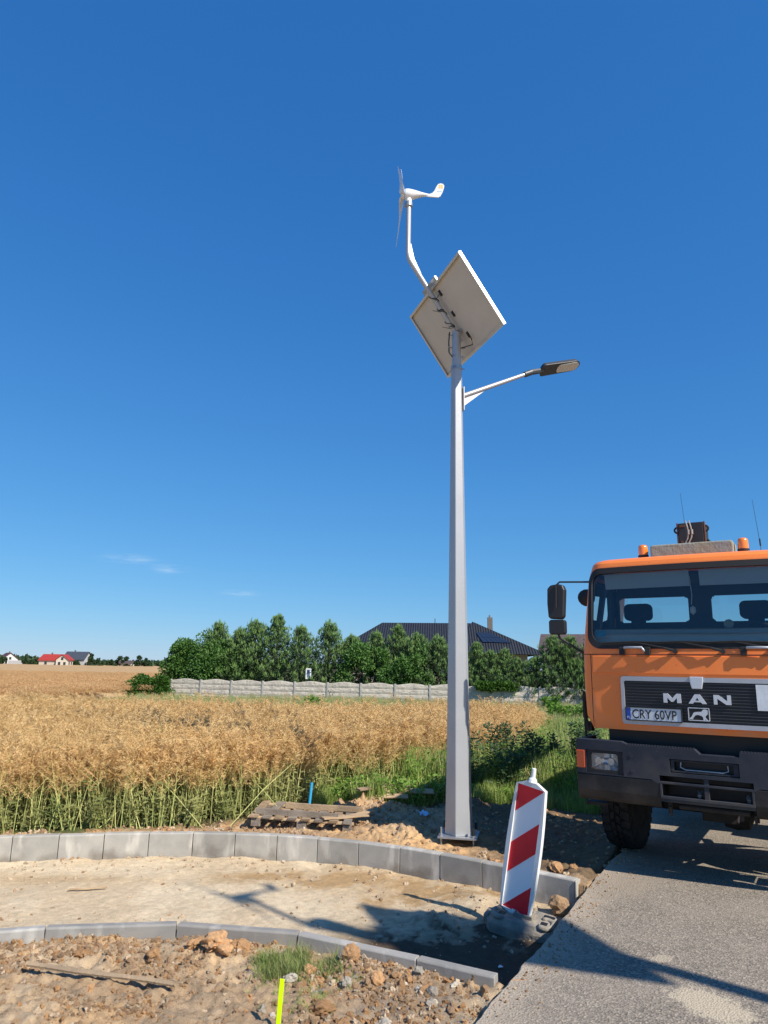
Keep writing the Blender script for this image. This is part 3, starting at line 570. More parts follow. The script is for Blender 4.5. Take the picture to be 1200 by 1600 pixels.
def hybrid_lamp(loc, label, arm_az=72.5, turb_az=88):
    root = empty('street_lamp', loc, 0, label, 'street lamp')
    z = Vector((0, 0, 1))
    # hexagonal tapered column
    mb = MB(); rings = [(.02, .176), (.25, .170), (.6, .160), (1.2, .147), (1.8, .138), (3.0, .119), (4.5, .098), (6.0, .078)]; vs = []
    for (h, R) in rings:
        for k in range(6): vs.append(azv(169 + 30 + 60 * k) * R + z * h)
    n = len(rings); mb.add(vs, [(i * 6 + j, i * 6 + (j + 1) % 6, (i + 1) * 6 + (j + 1) % 6, (i + 1) * 6 + j) for i in range(n - 1) for j in range(6)] + [tuple(range(5, -1, -1)), tuple((n - 1) * 6 + j for j in range(6))])
    mb.build('column', ['painted_steel'], root, bevel=.008, seg=2)
    R = Matrix.Rotation(math.radians(-12), 3, 'Z')
    mb = MB().box((0, 0, .01), (.46, .44, .022), R)
    mb.build('base_plate', ['galvanised'], root, bevel=.003)
    for (a, b) in ((-.19, -.18), (.19, -.18), (.19, .18), (-.19, .18)):
        p = R @ Vector((a, b, 0)); bo = MB().cyl(p + z * -.08, p + z * .12, .011, n=8).cyl(p + z * .021, p + z * .045, .022, n=6)
        b_ = bo.build('anchor_bolt', ['galvanised'], root)
        if b > 0 or a > 0: MB().cyl(p + z * .03, p + z * .125, .019, .016, 10).build('bolt_cap', ['bolt_black'], b_)
    # top tube with collar and set screws
    MB().cyl((0, 0, 5.9), (0, 0, 6.52), .062, n=20).build('top_tube', ['painted_steel'], root, auto=40, smooth=True)
    c = MB(); c.cyl((0, 0, 5.97), (0, 0, 6.02), .078, n=20)
    c.build('collar', ['galvanised'], root)
    for a, r_, zz in ((80, .115, 5.995), (200, .115, 5.995), (320, .115, 5.995), (100, .10, 6.16), (220, .10, 6.16), (100, .125, 6.29), (250, .125, 6.29)): MB().cyl(azv(a) * .05 + z * zz, azv(a) * r_ + z * zz, .010, n=6).build('set_screw', ['galvanised'], root)
    # inclined mast that carries the panel, bent upright above it
    t = Vector((-0.5438, -0.1715, 0.8215)); h = Vector((-.3007, .9537, 0)); ns = Vector((.7835, .2470, .5702)); s = Vector((0, 0, 6.5))
    knee = s + t * 1.27; pts = [s - t * .12, s + t * .5, s + t * 1.17]
    for k in range(1, 7):
        f = k / 7; pts.append((knee - t * .09) * (1 - f) ** 2 + knee * 2 * f * (1 - f) + (knee + z * .09) * f * f)
    pts += [knee + z * .10, knee + z * .5, knee + z * .86]
    MB().tube(pts, .036, 12).build('mast', ['painted_steel'], root, smooth=True, auto=50)
    # web plate in the knee, with its hole
    g = MB(); q = -(azv(-107.5)); A = [knee - t * .38 + q * .03, knee - t * .05, knee + z * .30 + q * .02, knee + z * .02 + q * .075 - t * .03]
    g.add([p + h * .006 for p in A] + [p - h * .006 for p in A], [(0, 1, 2, 3), (7, 6, 5, 4), (0, 3, 7, 4), (3, 2, 6, 7), (2, 1, 5, 6), (1, 0, 4, 5)])
    gp = g.build('gusset', ['painted_steel'], root)
    MB().cyl(knee + q * .045 + z * -.03 - h * .009, knee + q * .045 + z * -.03 + h * .009, .012, n=10).build('gusset_hole', ['bolt_black'], gp)
    # solar panel: frame, back sheet, cells on the sunny side
    M = Matrix((h, t, ns)).transposed(); pc = s + t * .20 + h * -.01 + ns * .085
    W, H_ = 1.84, 1.10
    def P(a, b, c): return pc + M @ Vector((a, b, c))
    def pbox(mb, c, d): mb.box(P(*c), d, M)
    fr = MB(); e = .032
    for sgn in (-1, 1):
        pbox(fr, (0, sgn * (H_ / 2 - .005), .0), (W, .010, .042)); pbox(fr, (sgn * (W / 2 - .005), 0, .0), (.010, H_ - .02, .042))
        pbox(fr, (0, sgn * (H_ / 2 - .022), -.0185), (W - .02, .024, .005)); pbox(fr, (sgn * (W / 2 - .022), 0, -.0185), (.024, H_ - .068, .005))
    panel = MB(); pbox(panel, (0, 0, .012), (W - .022, H_ - .022, .008))
    po = panel.build('solar_panel', ['back_sheet'], root)
    fr.build('panel_frame', ['aluminium'], po)
    ce = MB()
    for i in range(10):
        for j in range(6): pbox(ce, (-.81 + i * .18, -.45 + j * .18, .0185), (.172, .172, .004))
    ce.build('solar_cells', ['solar_cell'], po)
    for (tt, hh) in ((.60, -.08), (.26, -.08), (-.10, -.12)):
        b = MB(); b.box(pc + h * (hh + .01) + t * (tt - .20) + ns * -.002, (.035, .085, .022), M); b.build('junction_box', ['black_plastic'], po, bevel=.004)
    # rails and clamps between mast and panel
    br = MB()
    br.box(s + t * .02 + ns * .052, (.12, .04, .03), M)
    br.build('panel_clamp', ['galvanised'], root); br = MB(); br.box(pc + t * .575 + h * .05, (.46, .09, .03), M)
    br.build('panel_bracket', ['galvanised'], root)
    cb = MB()
    sp = [s + t * (.05 + .62 * k / 40) + (h * math.cos(k * .47) + ns * math.sin(k * .47)) * .043 for k in range(41)]
    cb.tube(sp, .006, 5)
    J = [pc + h * -.07 + t * .40 + ns * -.01, s + t * .55 - ns * .02 + h * -.05, s + t * .62 - ns * .038]
    cb.tube(J, .005, 5)
    a0 = Vector((0, 0, 6.44))
    cb.tube([a0 + t * .12 - ns * .05 + h * -.02, a0 + t * .02 - ns * .11 + h * .03, a0 - z * .14 - ns * .12 + h * .03, a0 - z * .25 - ns * .07, a0 - z * .22 - ns * .05], .009, 6)
    cb.tube([pc + h * -.11 + t * -.34, pc + h * -.20 + t * -.38 - ns * .05, pc + h * -.16 + t * -.46 - ns * .06, a0 - z * .15 + azv(100) * .05], .007, 6)
    cb.build('cable', ['black_plastic'], root)
    tie = MB()
    for (tt, L_) in ((.39, .10), (.12, .11), (-.0, .09)):
        tie = MB(); b = s + t * tt; tie.lathe([(.0385, -.008), (.0425, -.008), (.0425, .008), (.0385, .008)], b, n=12); tie.cyl(b - ns * .04, b - ns * .05 + azv(-100) * L_ + h * -.03, .004, n=4); tie.cyl(b - ns * .04, b - ns * .05 - azv(-100) * .05 + h * -.05, .004, n=4)
        tie.build('cable_tie', ['black_plastic'], root)
    # wind turbine, its shaft axis across the picture
    top = knee + z * .86; mb = MB().lathe([(.030, -.08), (.056, -.06), (.058, .0), (.04, .02)], top, n=18); mb.build('flange', ['galvanised'], root, smooth=True, auto=40)
    ax = azv(turb_az); up = z; wd = ax.cross(up)                       # ax points to the tail (right in the picture)
    hubc = top + z * .135
    tb = empty('wind_turbine', (0, 0, 0)); tb.parent = root
    mb = MB(); mb.lathe([(.044, .0), (.044, .05), (.036, .10)], top, n=16); mb.build('neck', ['white_plastic'], tb, smooth=True, auto=40)
    def body(st):
        st = [(x * .84, a_, b_, c_) for x, a_, b_, c_ in st]; vs = []; nn = 16
        for (x, rz, ry, zc) in st:
            for j in range(nn):
                w = 2 * PI * j / nn; vs.append(hubc + ax * x + up * (zc + rz * math.sin(w)) + wd * (ry * math.cos(w)))
        k = len(st); m_ = MB(); m_.add(vs, [(i * nn + j, i * nn + (j + 1) % nn, (i + 1) * nn + (j + 1) % nn, (i + 1) * nn + j) for i in range(k - 1) for j in range(nn)] + [tuple(range(nn - 1, -1, -1)), tuple((k - 1) * nn + j for j in range(nn))]); return m_
    body([(-.065, .074, .074, 0), (-.05, .08, .08, 0), (.0, .082, .08, 0), (.06, .075, .07, .0), (.13, .055, .055, .006), (.21, .036, .036, .008), (.29, .022, .022, .008), (.34, .016, .014, .008)]).build('nacelle', ['white_plastic'], tb, smooth=True, auto=50)
    body([(-.135, .01, .01, 0), (-.13, .035, .035, 0), (-.11, .06, .06, 0), (-.075, .07, .07, 0)]).build('hub', ['white_plastic'], tb, smooth=True, auto=60)
    # tail: boom sweeping up into a rounded fin
    fin = [(.27, -.015), (.33, -.022), (.50, -.03), (.535, -.012), (.575, .06), (.60, .135), (.602, .17), (.58, .195), (.535, .20), (.495, .185), (.465, .14), (.435, .08), (.40, .04), (.35, .022), (.27, .022)]
    fin = [(a * .84, b) for a, b in fin]; mb = MB(); vs = [hubc + ax * a + up * b - wd * .009 for a, b in fin] + [hubc + ax * a + up * b + wd * .009 for a, b in fin]; k = len(fin)
    mb.add(vs, [tuple(range(k)), tuple(range(2 * k - 1, k - 1, -1))] + [(i, i + k, (i + 1) % k + k, (i + 1) % k) for i in range(k)])
    tail = mb.build('tail_fin', ['white_plastic'], tb, bevel=.004)
    side = 1 if wd.y < 0 else -1                                   # the face turned to the camera
    mb = MB(); cc = hubc + ax * .455 + up * .145 + wd * side * .0105
    for k in range(2):
        for l in range(2): mb.add([cc + ax * (k * .034 - .03 + a) + up * (l * .034 - .03 + b) for a, b in ((0, 0), (.027, 0), (.027, .027), (0, .027))], [(0, 1, 2, 3)])
    mb.build('emblem', ['yellow_print'], tail)
    mb = MB(); cc = hubc + ax * .405 + up * .055 + wd * side * .0105
    for k in range(4): mb.add([cc + ax * (k * .017) + up * 0, cc + ax * (k * .017 + .011), cc + ax * (k * .017 + .014) + up * .022, cc + ax * (k * .017 + .003) + up * .022], [(0, 1, 2, 3)])
    mb.build('printed_mark', ['blue_grey_print'], tail)
    for th in (22, 258, 140):                                      # three blades
        a = math.radians(th); away = Vector((-ax.y, ax.x, 0)); away = away if away.y > 0 else -away
        d = up * math.cos(a) + away * math.sin(a); cr = ax.cross(d); b0 = hubc - ax * .10; vs = []
        st = [(.03, .024, .020, 65), (.08, .045, .016, 55), (.14, .052, .012, 38), (.3, .040, .009, 22), (.5, .030, .007, 14), (.66, .020, .005, 10), (.72, .006, .003, 8)]
        for (r, c_, th_, tw) in st:
            tw = math.radians(tw); u = cr * math.cos(tw) + ax * math.sin(tw); w = ax * math.cos(tw) - cr * math.sin(tw)
            cen = b0 + d * r - ax * (.05 * (r / .7) ** 2)
            for (p, q_) in ((-1, 0), (-.3, 1), (1, 0), (-.3, -1)): vs.append(cen + u * p * c_ + w * q_ * th_)
        k = len(st); mb = MB(); mb.add(vs, [(i * 4 + j, i * 4 + (j + 1) % 4, (i + 1) * 4 + (j + 1) % 4, (i + 1) * 4 + j) for i in range(k - 1) for j in range(4)] + [(3, 2, 1, 0), tuple(4 * (k - 1) + j for j in range(4))])
        mb.build('blade', ['white_plastic'], tb, smooth=True, auto=60)
    # lamp arm with clamp plate and brace, LED head
    a = azv(arm_az); r0 = a * .085 + z * 5.60; r1 = a * 1.14 + z * 6.10; arm = MB().cyl(r0, r1, .034, .028, 12)
    ao = arm.build('lamp_arm', ['painted_steel'], root, smooth=True, auto=40)
    sd = a.cross(z); M2 = Matrix((a, sd, z)).transposed()
    MB().box(a * .086 + z * 5.55, (.014, .12, .34), M2).build('mounting_plate', ['painted_steel'], ao, bevel=.003)
    br = MB(); tri = [a * .095 + z * 5.45, a * .095 + z * 5.58, a * .42 + z * 5.735, a * .41 + z * 5.715]
    br.add([p + sd * .004 for p in tri] + [p - sd * .004 for p in tri], [(0, 1, 2, 3), (7, 6, 5, 4), (0, 3, 7, 4), (3, 2, 6, 7), (2, 1, 5, 6), (1, 0, 4, 5)]); br.build('brace', ['painted_steel'], ao)
    # head: joint, housing, lens; local frame along d, tilted
    d = (a * .94 + z * .28).normalized(); sw = Matrix.Rotation(math.radians(HROLL), 3, d) @ d.cross(z).normalized(); n_ = sw.cross(d)
    # the luminaire is rolled slightly so its glass shows
    hp = r1 + a * .05 + z * .02; hd = empty('lamp_head', (0, 0, 0)); hd.parent = root
    jb = MB().cyl(r1 - (r1 - r0).normalized() * .10, r1 + (r1 - r0).normalized() * .03, .042, n=12); jb.tube([r1 - a * .01, hp + d * .05, hp + d * .16], [.04, .042, .035], 8); jb.build('joint', ['dark_housing'], hd)
    def outl(L0, L1, w0, w1, k=10):
        o = []; 
        for i in range(k + 1): w = -PI / 2 + PI * i / k; o.append((L1 - w1 + w1 * math.cos(w), w1 * math.sin(w)))
        for i in range(k + 1): w = PI / 2 + PI * i / k; o.append((L0 + w0 * .5 + w0 * .5 * math.cos(w), w0 * math.sin(w)))
        return o
    def slab(L0, L1, w0, w1, z0, z1, ins=0):
        o = outl(L0, L1, w0, w1); m_ = MB(); k = len(o)
        cxm = (L0 + L1) / 2
        vs = [hp + d * p + sw * q + n_ * z0 for p, q in o] + [hp + d * (cxm + (p - cxm) * (1 - ins)) + sw * q * (1 - ins * 2) + n_ * z1 for p, q in o]
        m_.add(vs, [tuple(range(k)), tuple(range(2 * k - 1, k - 1, -1))] + [(i, i + k, (i + 1) % k + k, (i + 1) % k) for i in range(k)]); return m_
    slab(.12, .80, .112, .100, -.012, .050, .06).build('housing', ['dark_housing'], hd, bevel=.006)
    slab(.40, .775, .072, .080, -.020, -.010).build('lens', ['lens_cover'], hd)
    le = MB()
    for i in range(6):
        for j in range(2): le.box(hp + d * (.46 + i * .048) + sw * (-.03 + j * .06) + n_ * -.0215, (.026, .032, .004), Matrix((d, sw, n_)).transposed())
    le.build('led_array', ['led'], hd)
    return root
LAMP = hybrid_lamp((.965, 9.14, .05), 'tall grey street lamp post with solar panel, small white wind turbine and one lamp arm')
LAMP2 = hybrid_lamp((6.533, 1.019, 0), 'second solar street lamp across the road, whose long shadow crosses sand and asphalt', -62, 48)

# =================================================================== CHEVRON BEACON
pmat('sign_white', (.90, .90, .90), .45, spec=.4)
pmat('sign_red', (.90, .012, .03), .4, var=.12, vscale=8, spec=.4)
pmat('frame_white', (.82, .82, .79), .5, var=.08, vscale=12)
pmat('recycled_rubber', (.20, .19, .17), .95, col2=(.36, .31, .24), vscale=7, bump=.5, bscale=30, spec=.2)
bx, by = 1.265, 7.0
beacon = empty('warning_beacon', (bx, by, gh(bx, by) - .01), 0, 'red and white striped warning beacon board leaning at the asphalt edge', 'traffic beacon')
wv = azv(132); nv = azv(224); zv = Vector((0, 0, 1))              # width to the right, face towards the camera's left
lean = math.radians(9.5); upb = (zv * math.cos(lean) + wv * math.sin(lean) - nv * .03).normalized(); wb = (wv - upb * wv.dot(upb)).normalized(); nb = upb.cross(wb) * -1
nb = nb if nb.dot(nv) > 0 else -nb
MBD = Matrix((wb, nb, upb)).transposed(); O_ = Vector((-.02, .0, .17))
def B(a, c, b): return O_ + wb * a + upb * b + nb * c
PH, HW = 1.085, .137
mb = MB(); mb.box(B(0, -.002, PH / 2), (HW * 2, .012, PH), MBD); face = mb.build('board', ['sign_white'], beacon)
def quad(pts): m_ = MB(); k = len(pts); m_.add([B(a, .0045, b) for a, b in pts] + [B(a, .0065, b) for a, b in pts], [tuple(range(k)), tuple(range(2 * k - 1, k - 1, -1))] + [(i, i + k, (i + 1) % k + k, (i + 1) % k) for i in range(k)]); m_.build('red_stripe', ['sign_red'], face)
quad([(-HW, PH), (-HW, .765 * PH), (HW, .995 * PH), (HW, PH)]); quad([(-HW, .267 * PH), (HW, .503 * PH), (HW, .743 * PH), (-HW, .51 * PH)]); quad([(-HW, 0), (HW, 0), (HW, .24 * PH)])
# bowed plastic frame
out, inn_ = [], []
def side(b): return HW + .014 + .026 * math.sin(PI * min(max(b / PH, 0), 1))
for i in range(13): b = PH * i / 12; out.append((side(b), b)); inn_.append((HW - .002, min(max(b, .0), PH)))
out += [(.05, PH + .045), (-.05, PH + .045)]; inn_ += [(.05, PH), (-.05, PH)]
for i in range(12, -1, -1): b = PH * i / 12; out.append((-side(b), b)); inn_.append((-HW + .002, b))
out += [(-.05, -.025), (.05, -.025)]; inn_ += [(-.05, 0), (.05, 0)]
mb = MB(); k = len(out)
for (y0, y1) in ((-.02, .024),):
    A = [B(a, y0, b) for a, b in out]; A2 = [B(a, y1, b) for a, b in out]; C1 = [B(a, y1, b) for a, b in inn_]; C0 = [B(a, y0, b) for a, b in inn_]
    mb.strip(A, A2); mb.strip(A2, C1); mb.strip(C1, C0); mb.strip(C0, A)
mb.build('frame', ['frame_white'], beacon, bevel=.004)
mb = MB(); mb.tube([B(0, 0, PH + .04), B(0, 0, PH + .07), B(0, 0, PH + .085), B(0.0, 0, PH + .165)], [.045, .035, .022, .02], 12); mb.build('handle_pin', ['frame_white'], beacon, bevel=.003)
mb = MB(); mb.box(B(0, 0, -.06), (.06, .03, .14), MBD); mb.build('foot_tab', ['frame_white'], beacon)
# rubber foot with rounded pockets, tilted in the hollow
fx, fy = azv(118), azv(28); MF = Matrix.Rotation(math.radians(6), 3, 'X') @ Matrix.Rotation(math.radians(5), 3, 'Y')
foot = [(-.32, -.10), (-.27, -.16), (-.12, -.18), (.12, -.175), (.27, -.16), (.33, -.10), (.32, .12), (.27, .18), (.12, .19), (-.12, .18), (-.27, .16), (-.32, .10)]
mb = MB(); k = len(foot); lv = [(-.02, 1.0), (.06, 1.0), (.075, .97), (.12, .84), (.125, .80)]
vs = []
for (zz, sc_) in lv:
    for (a, b) in foot: p = MF @ Vector((a * (sc_ if zz > .035 else 1), b * sc_, zz)); vs.append(fx * p.x + fy * p.y + zv * (p.z + .02) + Vector((.05, -.02, 0)))
mb.add(vs, [(i * k + j, i * k + (j + 1) % k, (i + 1) * k + (j + 1) % k, (i + 1) * k + j) for i in range(len(lv) - 1) for j in range(k)] + [tuple(range(k - 1, -1, -1)), tuple((len(lv) - 1) * k + j for j in range(k))])
def footp(a, b, c): p = MF @ Vector((a, b, c)); return fx * p.x + fy * p.y + zv * (p.z + .02) + Vector((.05, -.02, 0))
fo = mb.build('rubber_foot', ['recycled_rubber'], beacon, bevel=.006, seg=2)
for sgn in (-1, 1):                                                 # crescent grips and socket lip
    pts = [footp(sgn * (.20 + .07 * math.cos(w)), -.055 + .085 * math.sin(w), .122) for w in np.linspace(-2.2, 2.2, 12) + (0 if sgn > 0 else 0)]
    MB().tube(pts, .024, 8).build('grip', ['recycled_rubber'], fo, smooth=True)
mb = MB()
for (a, b, c, d_) in ((0, -.06, .15, .02), (0, .06, .15, .02), (-.075, 0, .02, .14), (.075, 0, .02, .14)): mb.box(footp(a, b, .135), (c, d_, .045), Matrix((fx, fy, zv)).transposed() @ MF)
mb.build('socket', ['recycled_rubber'], fo, bevel=.005)
mb = MB()
for (a, b, c, d_) in ((-.20, .09, .10, .05), (.20, .09, .10, .05), (-.19, -.055, .06, .06), (.19, -.055, .06, .06)): MB().box(footp(a, b, .121), (c, d_, .014), Matrix((fx, fy, zv)).transposed() @ MF).build('pocket_shade', ['bolt_black'], fo, bevel=.004)  # black slabs stand for the shade inside the pockets
for (a, b, c) in ((-.335, 0, .05), (.34, .02, .05)): MB().box(footp(a, b, c), (.05, .16, .07), Matrix((fx, fy, zv)).transposed() @ MF).build('lug', ['recycled_rubber'], fo, bevel=.012)

# =================================================================== PALLET, PLANKS, STAKES
px0, py0 = -.95, 9.95
pal = empty('pallet', (px0, py0, gh(px0, py0) + .03), math.radians(-4), 'broken weathered wooden pallet lying on the earth behind the tall kerb', 'pallet')
pal.rotation_euler = (math.radians(2), math.radians(2.5), math.radians(-3))
mb = MB()
def pb(name, p0, p1, w, t, mat): o = plank(MB(), p0, p1, w, t).build(name, [mat], pal, bevel=.003); return o
for x in (-.58, 0, .58):
    for y in (-.36, 0, .36): MB().box((x, y, .045), (.12, .10, .09)).build('block', ['grey_wood'], pal, bevel=.004)
for y in (-.36, 0, .36): pb('stringer_board', (-.68, y, .101), (.66, y + random.uniform(-.02, .02), .101), .10, .020, 'pale_wood')
for i, x in enumerate((-.60, -.44, -.28, -.12, .05, .22, .40, .58)): pb('deck_board', (x, -.44, .123), (x + random.uniform(-.03, .03), .42, .123), .105, .021, ['weathered_wood', 'grey_wood'][i % 2])
pb('loose_board', (-.60, -.34, .168), (.44, -.31, .168), .035, .068, 'grey_wood'); pb('loose_board', (-.30, .06, .17), (.72, .10, .175), .035, .07, 'weathered_wood')
pb('loose_board', (.26, -.40, .150), (.80, -.06, .152), .10, .021, 'pale_wood'); pb('loose_board', (.52, -.22, .128), (.84, .22, .15), .10, .021, 'pale_wood')
qx, qy = .20, 11.2
pl2 = empty('broken_pallet', (qx, qy, gh(qx, qy) + .03), 0, 'heap of pale broken pallet boards lying at the grass edge left of the lamp post', 'boards')
for (a, b, c, d_, w, h_, m_) in ((-.50, -.10, .6, -.14, .10, .10, 'pale_wood'), (-.56, -.22, .22, -.26, .09, .045, 'pale_wood'), (-.5, -.4, .02, .08, .085, .155, 'weathered_wood'), (-.2, .12, .68, .06, .10, .06, 'pale_wood')):
    plank(MB(), (a, b, h_), (c, d_, h_ + .01), w, .022, .5 if w > .088 else .2).build('board', [m_], pl2, bevel=.003)
for (a, b) in ((-.15, .02), (.2, .0), (.5, .02)): MB().box((a, b, .13), (.08, .06, .08), Matrix.Rotation(a, 3, 'Z')).build('block', ['grey_wood'], pl2, bevel=.004)
pmat('blue_pipe', (.04, .38, .66), .35, coat=.3)
z0 = gh(-.99, 10.75); tag(MB().tube([(-1.0, 10.75, z0 - .1), (-.985, 10.75, z0 + .1), (-.965, 10.75, z0 + .36)], .021, 12).build('pipe_stub', ['blue_pipe'], smooth=True, auto=40), 'short bright blue plastic pipe sticking up behind the pallet', 'pipe')
pmat('neon_yellow', (.62, .90, .0), .6, spec=.3)
tag(MB().box((-.565, 4.70, -.02), (.028, .010, .42), Matrix.Rotation(math.radians(3), 3, 'Y')).build('marker_stake', ['neon_yellow'], bevel=.002), 'thin neon yellow marker stake pushed into the soil beside the rubble', 'stake')
pmat('litter_plastic', (.45, .66, .85), .4)
mb = MB(); vs = [(x, y, .03 * math.sin(7 * x * 9 + y * 30) + .02) for x in np.linspace(-.08, .08, 7) for y in np.linspace(-.05, .05, 5)]
mb.add(vs, [(i * 5 + j, (i + 1) * 5 + j, (i + 1) * 5 + j + 1, i * 5 + j + 1) for i in range(6) for j in range(4)]); lo_ = mb.build('plastic_scrap', ['litter_plastic'], loc=(.62, 10.45, gh(.62, 10.45) + .03)); lo_.rotation_euler = (.35, .1, .4)
sol = lo_.modifiers.new('thickness', 'SOLIDIFY'); sol.thickness = .003
tag(lo_, 'crumpled pale blue plastic scrap on the dark earth left of the lamp post', 'litter')
for (x, y, l_) in ((1.0, 6.35, 'white paper scrap in the dark hollow in front of the beacon foot'), (.62, 6.25, 'tiny white scrap on the shaded sand left of the beacon')):
    mb = MB(); mb.add([(-.02, -.01, 0), (.018, -.013, .006), (.022, .012, 0), (0, .016, .012), (-.018, .01, .003)], [(0, 1, 2, 3, 4)]); o = mb.build('paper_scrap', ['frame_white'], loc=(x, y, gh(x, y) + .012)); s_ = o.modifiers.new('t', 'SOLIDIFY'); s_.thickness = .002; tag(o, l_, 'litter')

# =================================================================== ORANGE TRUCK
def wear(m, chip=(.16, .07, .035), dust=(.55, .40, .27), amt=.30, zt=1.75):
    """road dust that thins out upwards, small chips"""
    N, L = m.node_tree.nodes, m.node_tree.links; bs = N['Principled BSDF']; src = bs.inputs['Base Color'].links[0].from_socket; tc = N.new('ShaderNodeTexCoord')
    def nz(s, d): n = N.new('ShaderNodeTexNoise'); n.inputs['Scale'].default_value = s; n.inputs['Detail'].default_value = d; L.new(tc.outputs['Object'], n.inputs['Vector']); return n.outputs[0]
    def mr(x, a, b, hi): r = N.new('ShaderNodeMapRange'); L.new(x, r.inputs[0]); r.inputs['From Min'].default_value = a; r.inputs['From Max'].default_value = b; r.inputs['To Max'].default_value = hi; return r.outputs[0]
    def mx(f, a, c): x = N.new('ShaderNodeMixRGB'); L.new(f, x.inputs[0]); L.new(a, x.inputs[1]); x.inputs[2].default_value = (*c, 1); return x.outputs[0]
    sp = N.new('ShaderNodeSeparateXYZ'); L.new(tc.outputs['Object'], sp.inputs[0]); a = N.new('ShaderNodeMath'); a.operation = 'MULTIPLY_ADD'; L.new(sp.outputs['Z'], a.inputs[0]); a.inputs[1].default_value = -.55; L.new(nz(3, 8), a.inputs[2])
    col = mx(mr(a.outputs[0], .52 - .55 * zt, .80 - .55 * zt, amt), src, dust); col = mx(mr(nz(42, 2), .735, .76, .8), col, chip); L.new(col, bs.inputs['Base Color'])
def paint(name, col, col2):
    m = pmat(name, col, .34, col2=col2, vscale=2.2, bump=.02, bscale=6, spec=.32, coat=.05); m.node_tree.nodes['Principled BSDF'].inputs['Coat Roughness'].default_value = .12; wear(m); return m
paint('orange_paint', (.99, .262, .062), (.96, .242, .056))
pmat('silver_paint', (.46, .48, .51), .4, .35, var=.08, vscale=8)
pmat('letter_silver', (.62, .65, .69), .35, .3)
pmat('grille_black', (.012, .012, .014), .45)
pmat('slat_grey', (.045, .05, .06), .4)
pmat('bumper_plastic', (.017, .022, .034), .6, col2=(.026, .031, .044), vscale=7, bump=.12, bscale=150, spec=.4)
pmat('bumper_steel', (.009, .009, .011), .65, col2=(.018, .016, .015), vscale=9, bump=.1, bscale=60)
pmat('rubber', (.016, .016, .017), .7)
pmat('tyre_rubber', (.020, .020, .020), .88, col2=(.045, .040, .034), vscale=7, bump=.3, bscale=40, spec=.2)
pmat('chassis_black', (.014, .013, .013), .75, col2=(.03, .025, .02), vscale=10)
pmat('interior', (.055, .065, .075), .9)
pmat('dash', (.62, .64, .62), .85)
pmat('seat_cloth', (.02, .025, .032), .9)
pmat('visor', (.50, .55, .58), .8)
pmat('plate_white', (.66, .70, .74), .4, var=.12, vscale=20)
pmat('plate_blue', (.01, .06, .38), .4)
pmat('letter_black', (.015, .015, .016), .5)
pmat('amber', (.85, .24, .008), .22, coat=1, spec=.8)
pmat('signal_orange', (.60, .075, .012), .3, coat=.6)
pmat('weathered_box', (.25, .29, .28), .85, col2=(.30, .30, .21), vscale=4, bump=.4, bscale=25)
pmat('crane_grey', (.022, .025, .03), .55, col2=(.016, .018, .021), vscale=8)
pmat('rust', (.12, .06, .04), .85, var=.4, vscale=12)
pmat('hose', (.34, .33, .31), .5)
pmat('sticker_blue', (.02, .28, .45), .4)
pmat('reflector', (.75, .78, .80), .28, .9)
pmat('bed_grey', (.16, .17, .17), .7, var=.3, vscale=3)
pmat('chrome', (.6, .62, .64), .2, .9)
glassmat('windscreen_glass', (.74, .80, .78), .02); glassmat('cab_glass', (.82, .88, .88), .03); glassmat('lens_glass', (.92, .95, .97), .06)

wear(MATS['bumper_plastic'], (.10, .10, .10), (.13, .11, .09), .5, 1.05); wear(MATS['bumper_steel'], (.12, .07, .05), (.11, .09, .07), .6, .85)
TR = empty('truck', (3.19, 7.337, 0), math.radians(-32), 'orange truck with black bumper parked on the asphalt, cut off by the picture edge', 'truck')
RC = .13; BOW = .075
def cab_w(z): return float(np.interp(z, [1.41, 1.48, 1.9, 2.25, 2.97, 3.10, 3.2], [1.125, 1.155, 1.175, 1.17, 1.105, 1.065, 1.03]))
def cab_f(z): return float(np.interp(z, [1.41, 2.2, 3.1, 3.2], [0.0, 0.0, .10, .13]))
def cab_pt(s, z, d=0.0, w=None, f=None, back=1.55):
    """s = arc length from the centre line round the corner, d = depth inside the shell (negative = proud)"""
    w = cab_w(z) if w is None else w; f = cab_f(z) if f is None else f; z = z + max(z - 2.25, 0) * .05
    sg = 1 if s >= 0 else -1; a = abs(s); flat = w - RC; arc = RC * PI / 2
    if a <= flat: x = a; y = -BOW * (1 - (a / w) ** 2); sl = 2 * BOW * a / w / w; n = Vector((sl, -1)).normalized()
    elif a <= flat + arc:
        t = (a - flat) / RC; y0 = -BOW * (1 - (flat / w) ** 2); x = flat + RC * math.sin(t); y = y0 + RC * (1 - math.cos(t)); n = Vector((math.sin(t), -math.cos(t)))
    else: y0 = -BOW * (1 - (flat / w) ** 2); x = w; y = y0 + RC + (a - flat - arc); n = Vector((1, 0))
    return Vector((sg * (x - n.x * d), f + y - n.y * d, z))
flat0 = lambda z: cab_w(z) - RC
def rrect(x0, x1, z0, z1, r, n=8, dens=10):
    P = []
    def arc(cx, cz, a0):
        for i in range(n + 1): w = a0 + PI / 2 * i / n; P.append((cx + r * math.cos(w), cz + r * math.sin(w)))
    def lin(a, b):
        for i in range(1, dens): t = i / dens; P.append((a[0] + (b[0] - a[0]) * t, a[1] + (b[1] - a[1]) * t))
    arc(x1 - r, z1 - r, 0); lin(P[-1], (x0 + r, z1)); arc(x0 + r, z1 - r, PI / 2); lin(P[-1], (x0, z0 + r)); arc(x0 + r, z0 + r, PI); lin(P[-1], (x1 - r, z0)); arc(x1 - r, z0 + r, 1.5 * PI); lin(P[-1], (x1, z1 - r))
    return P
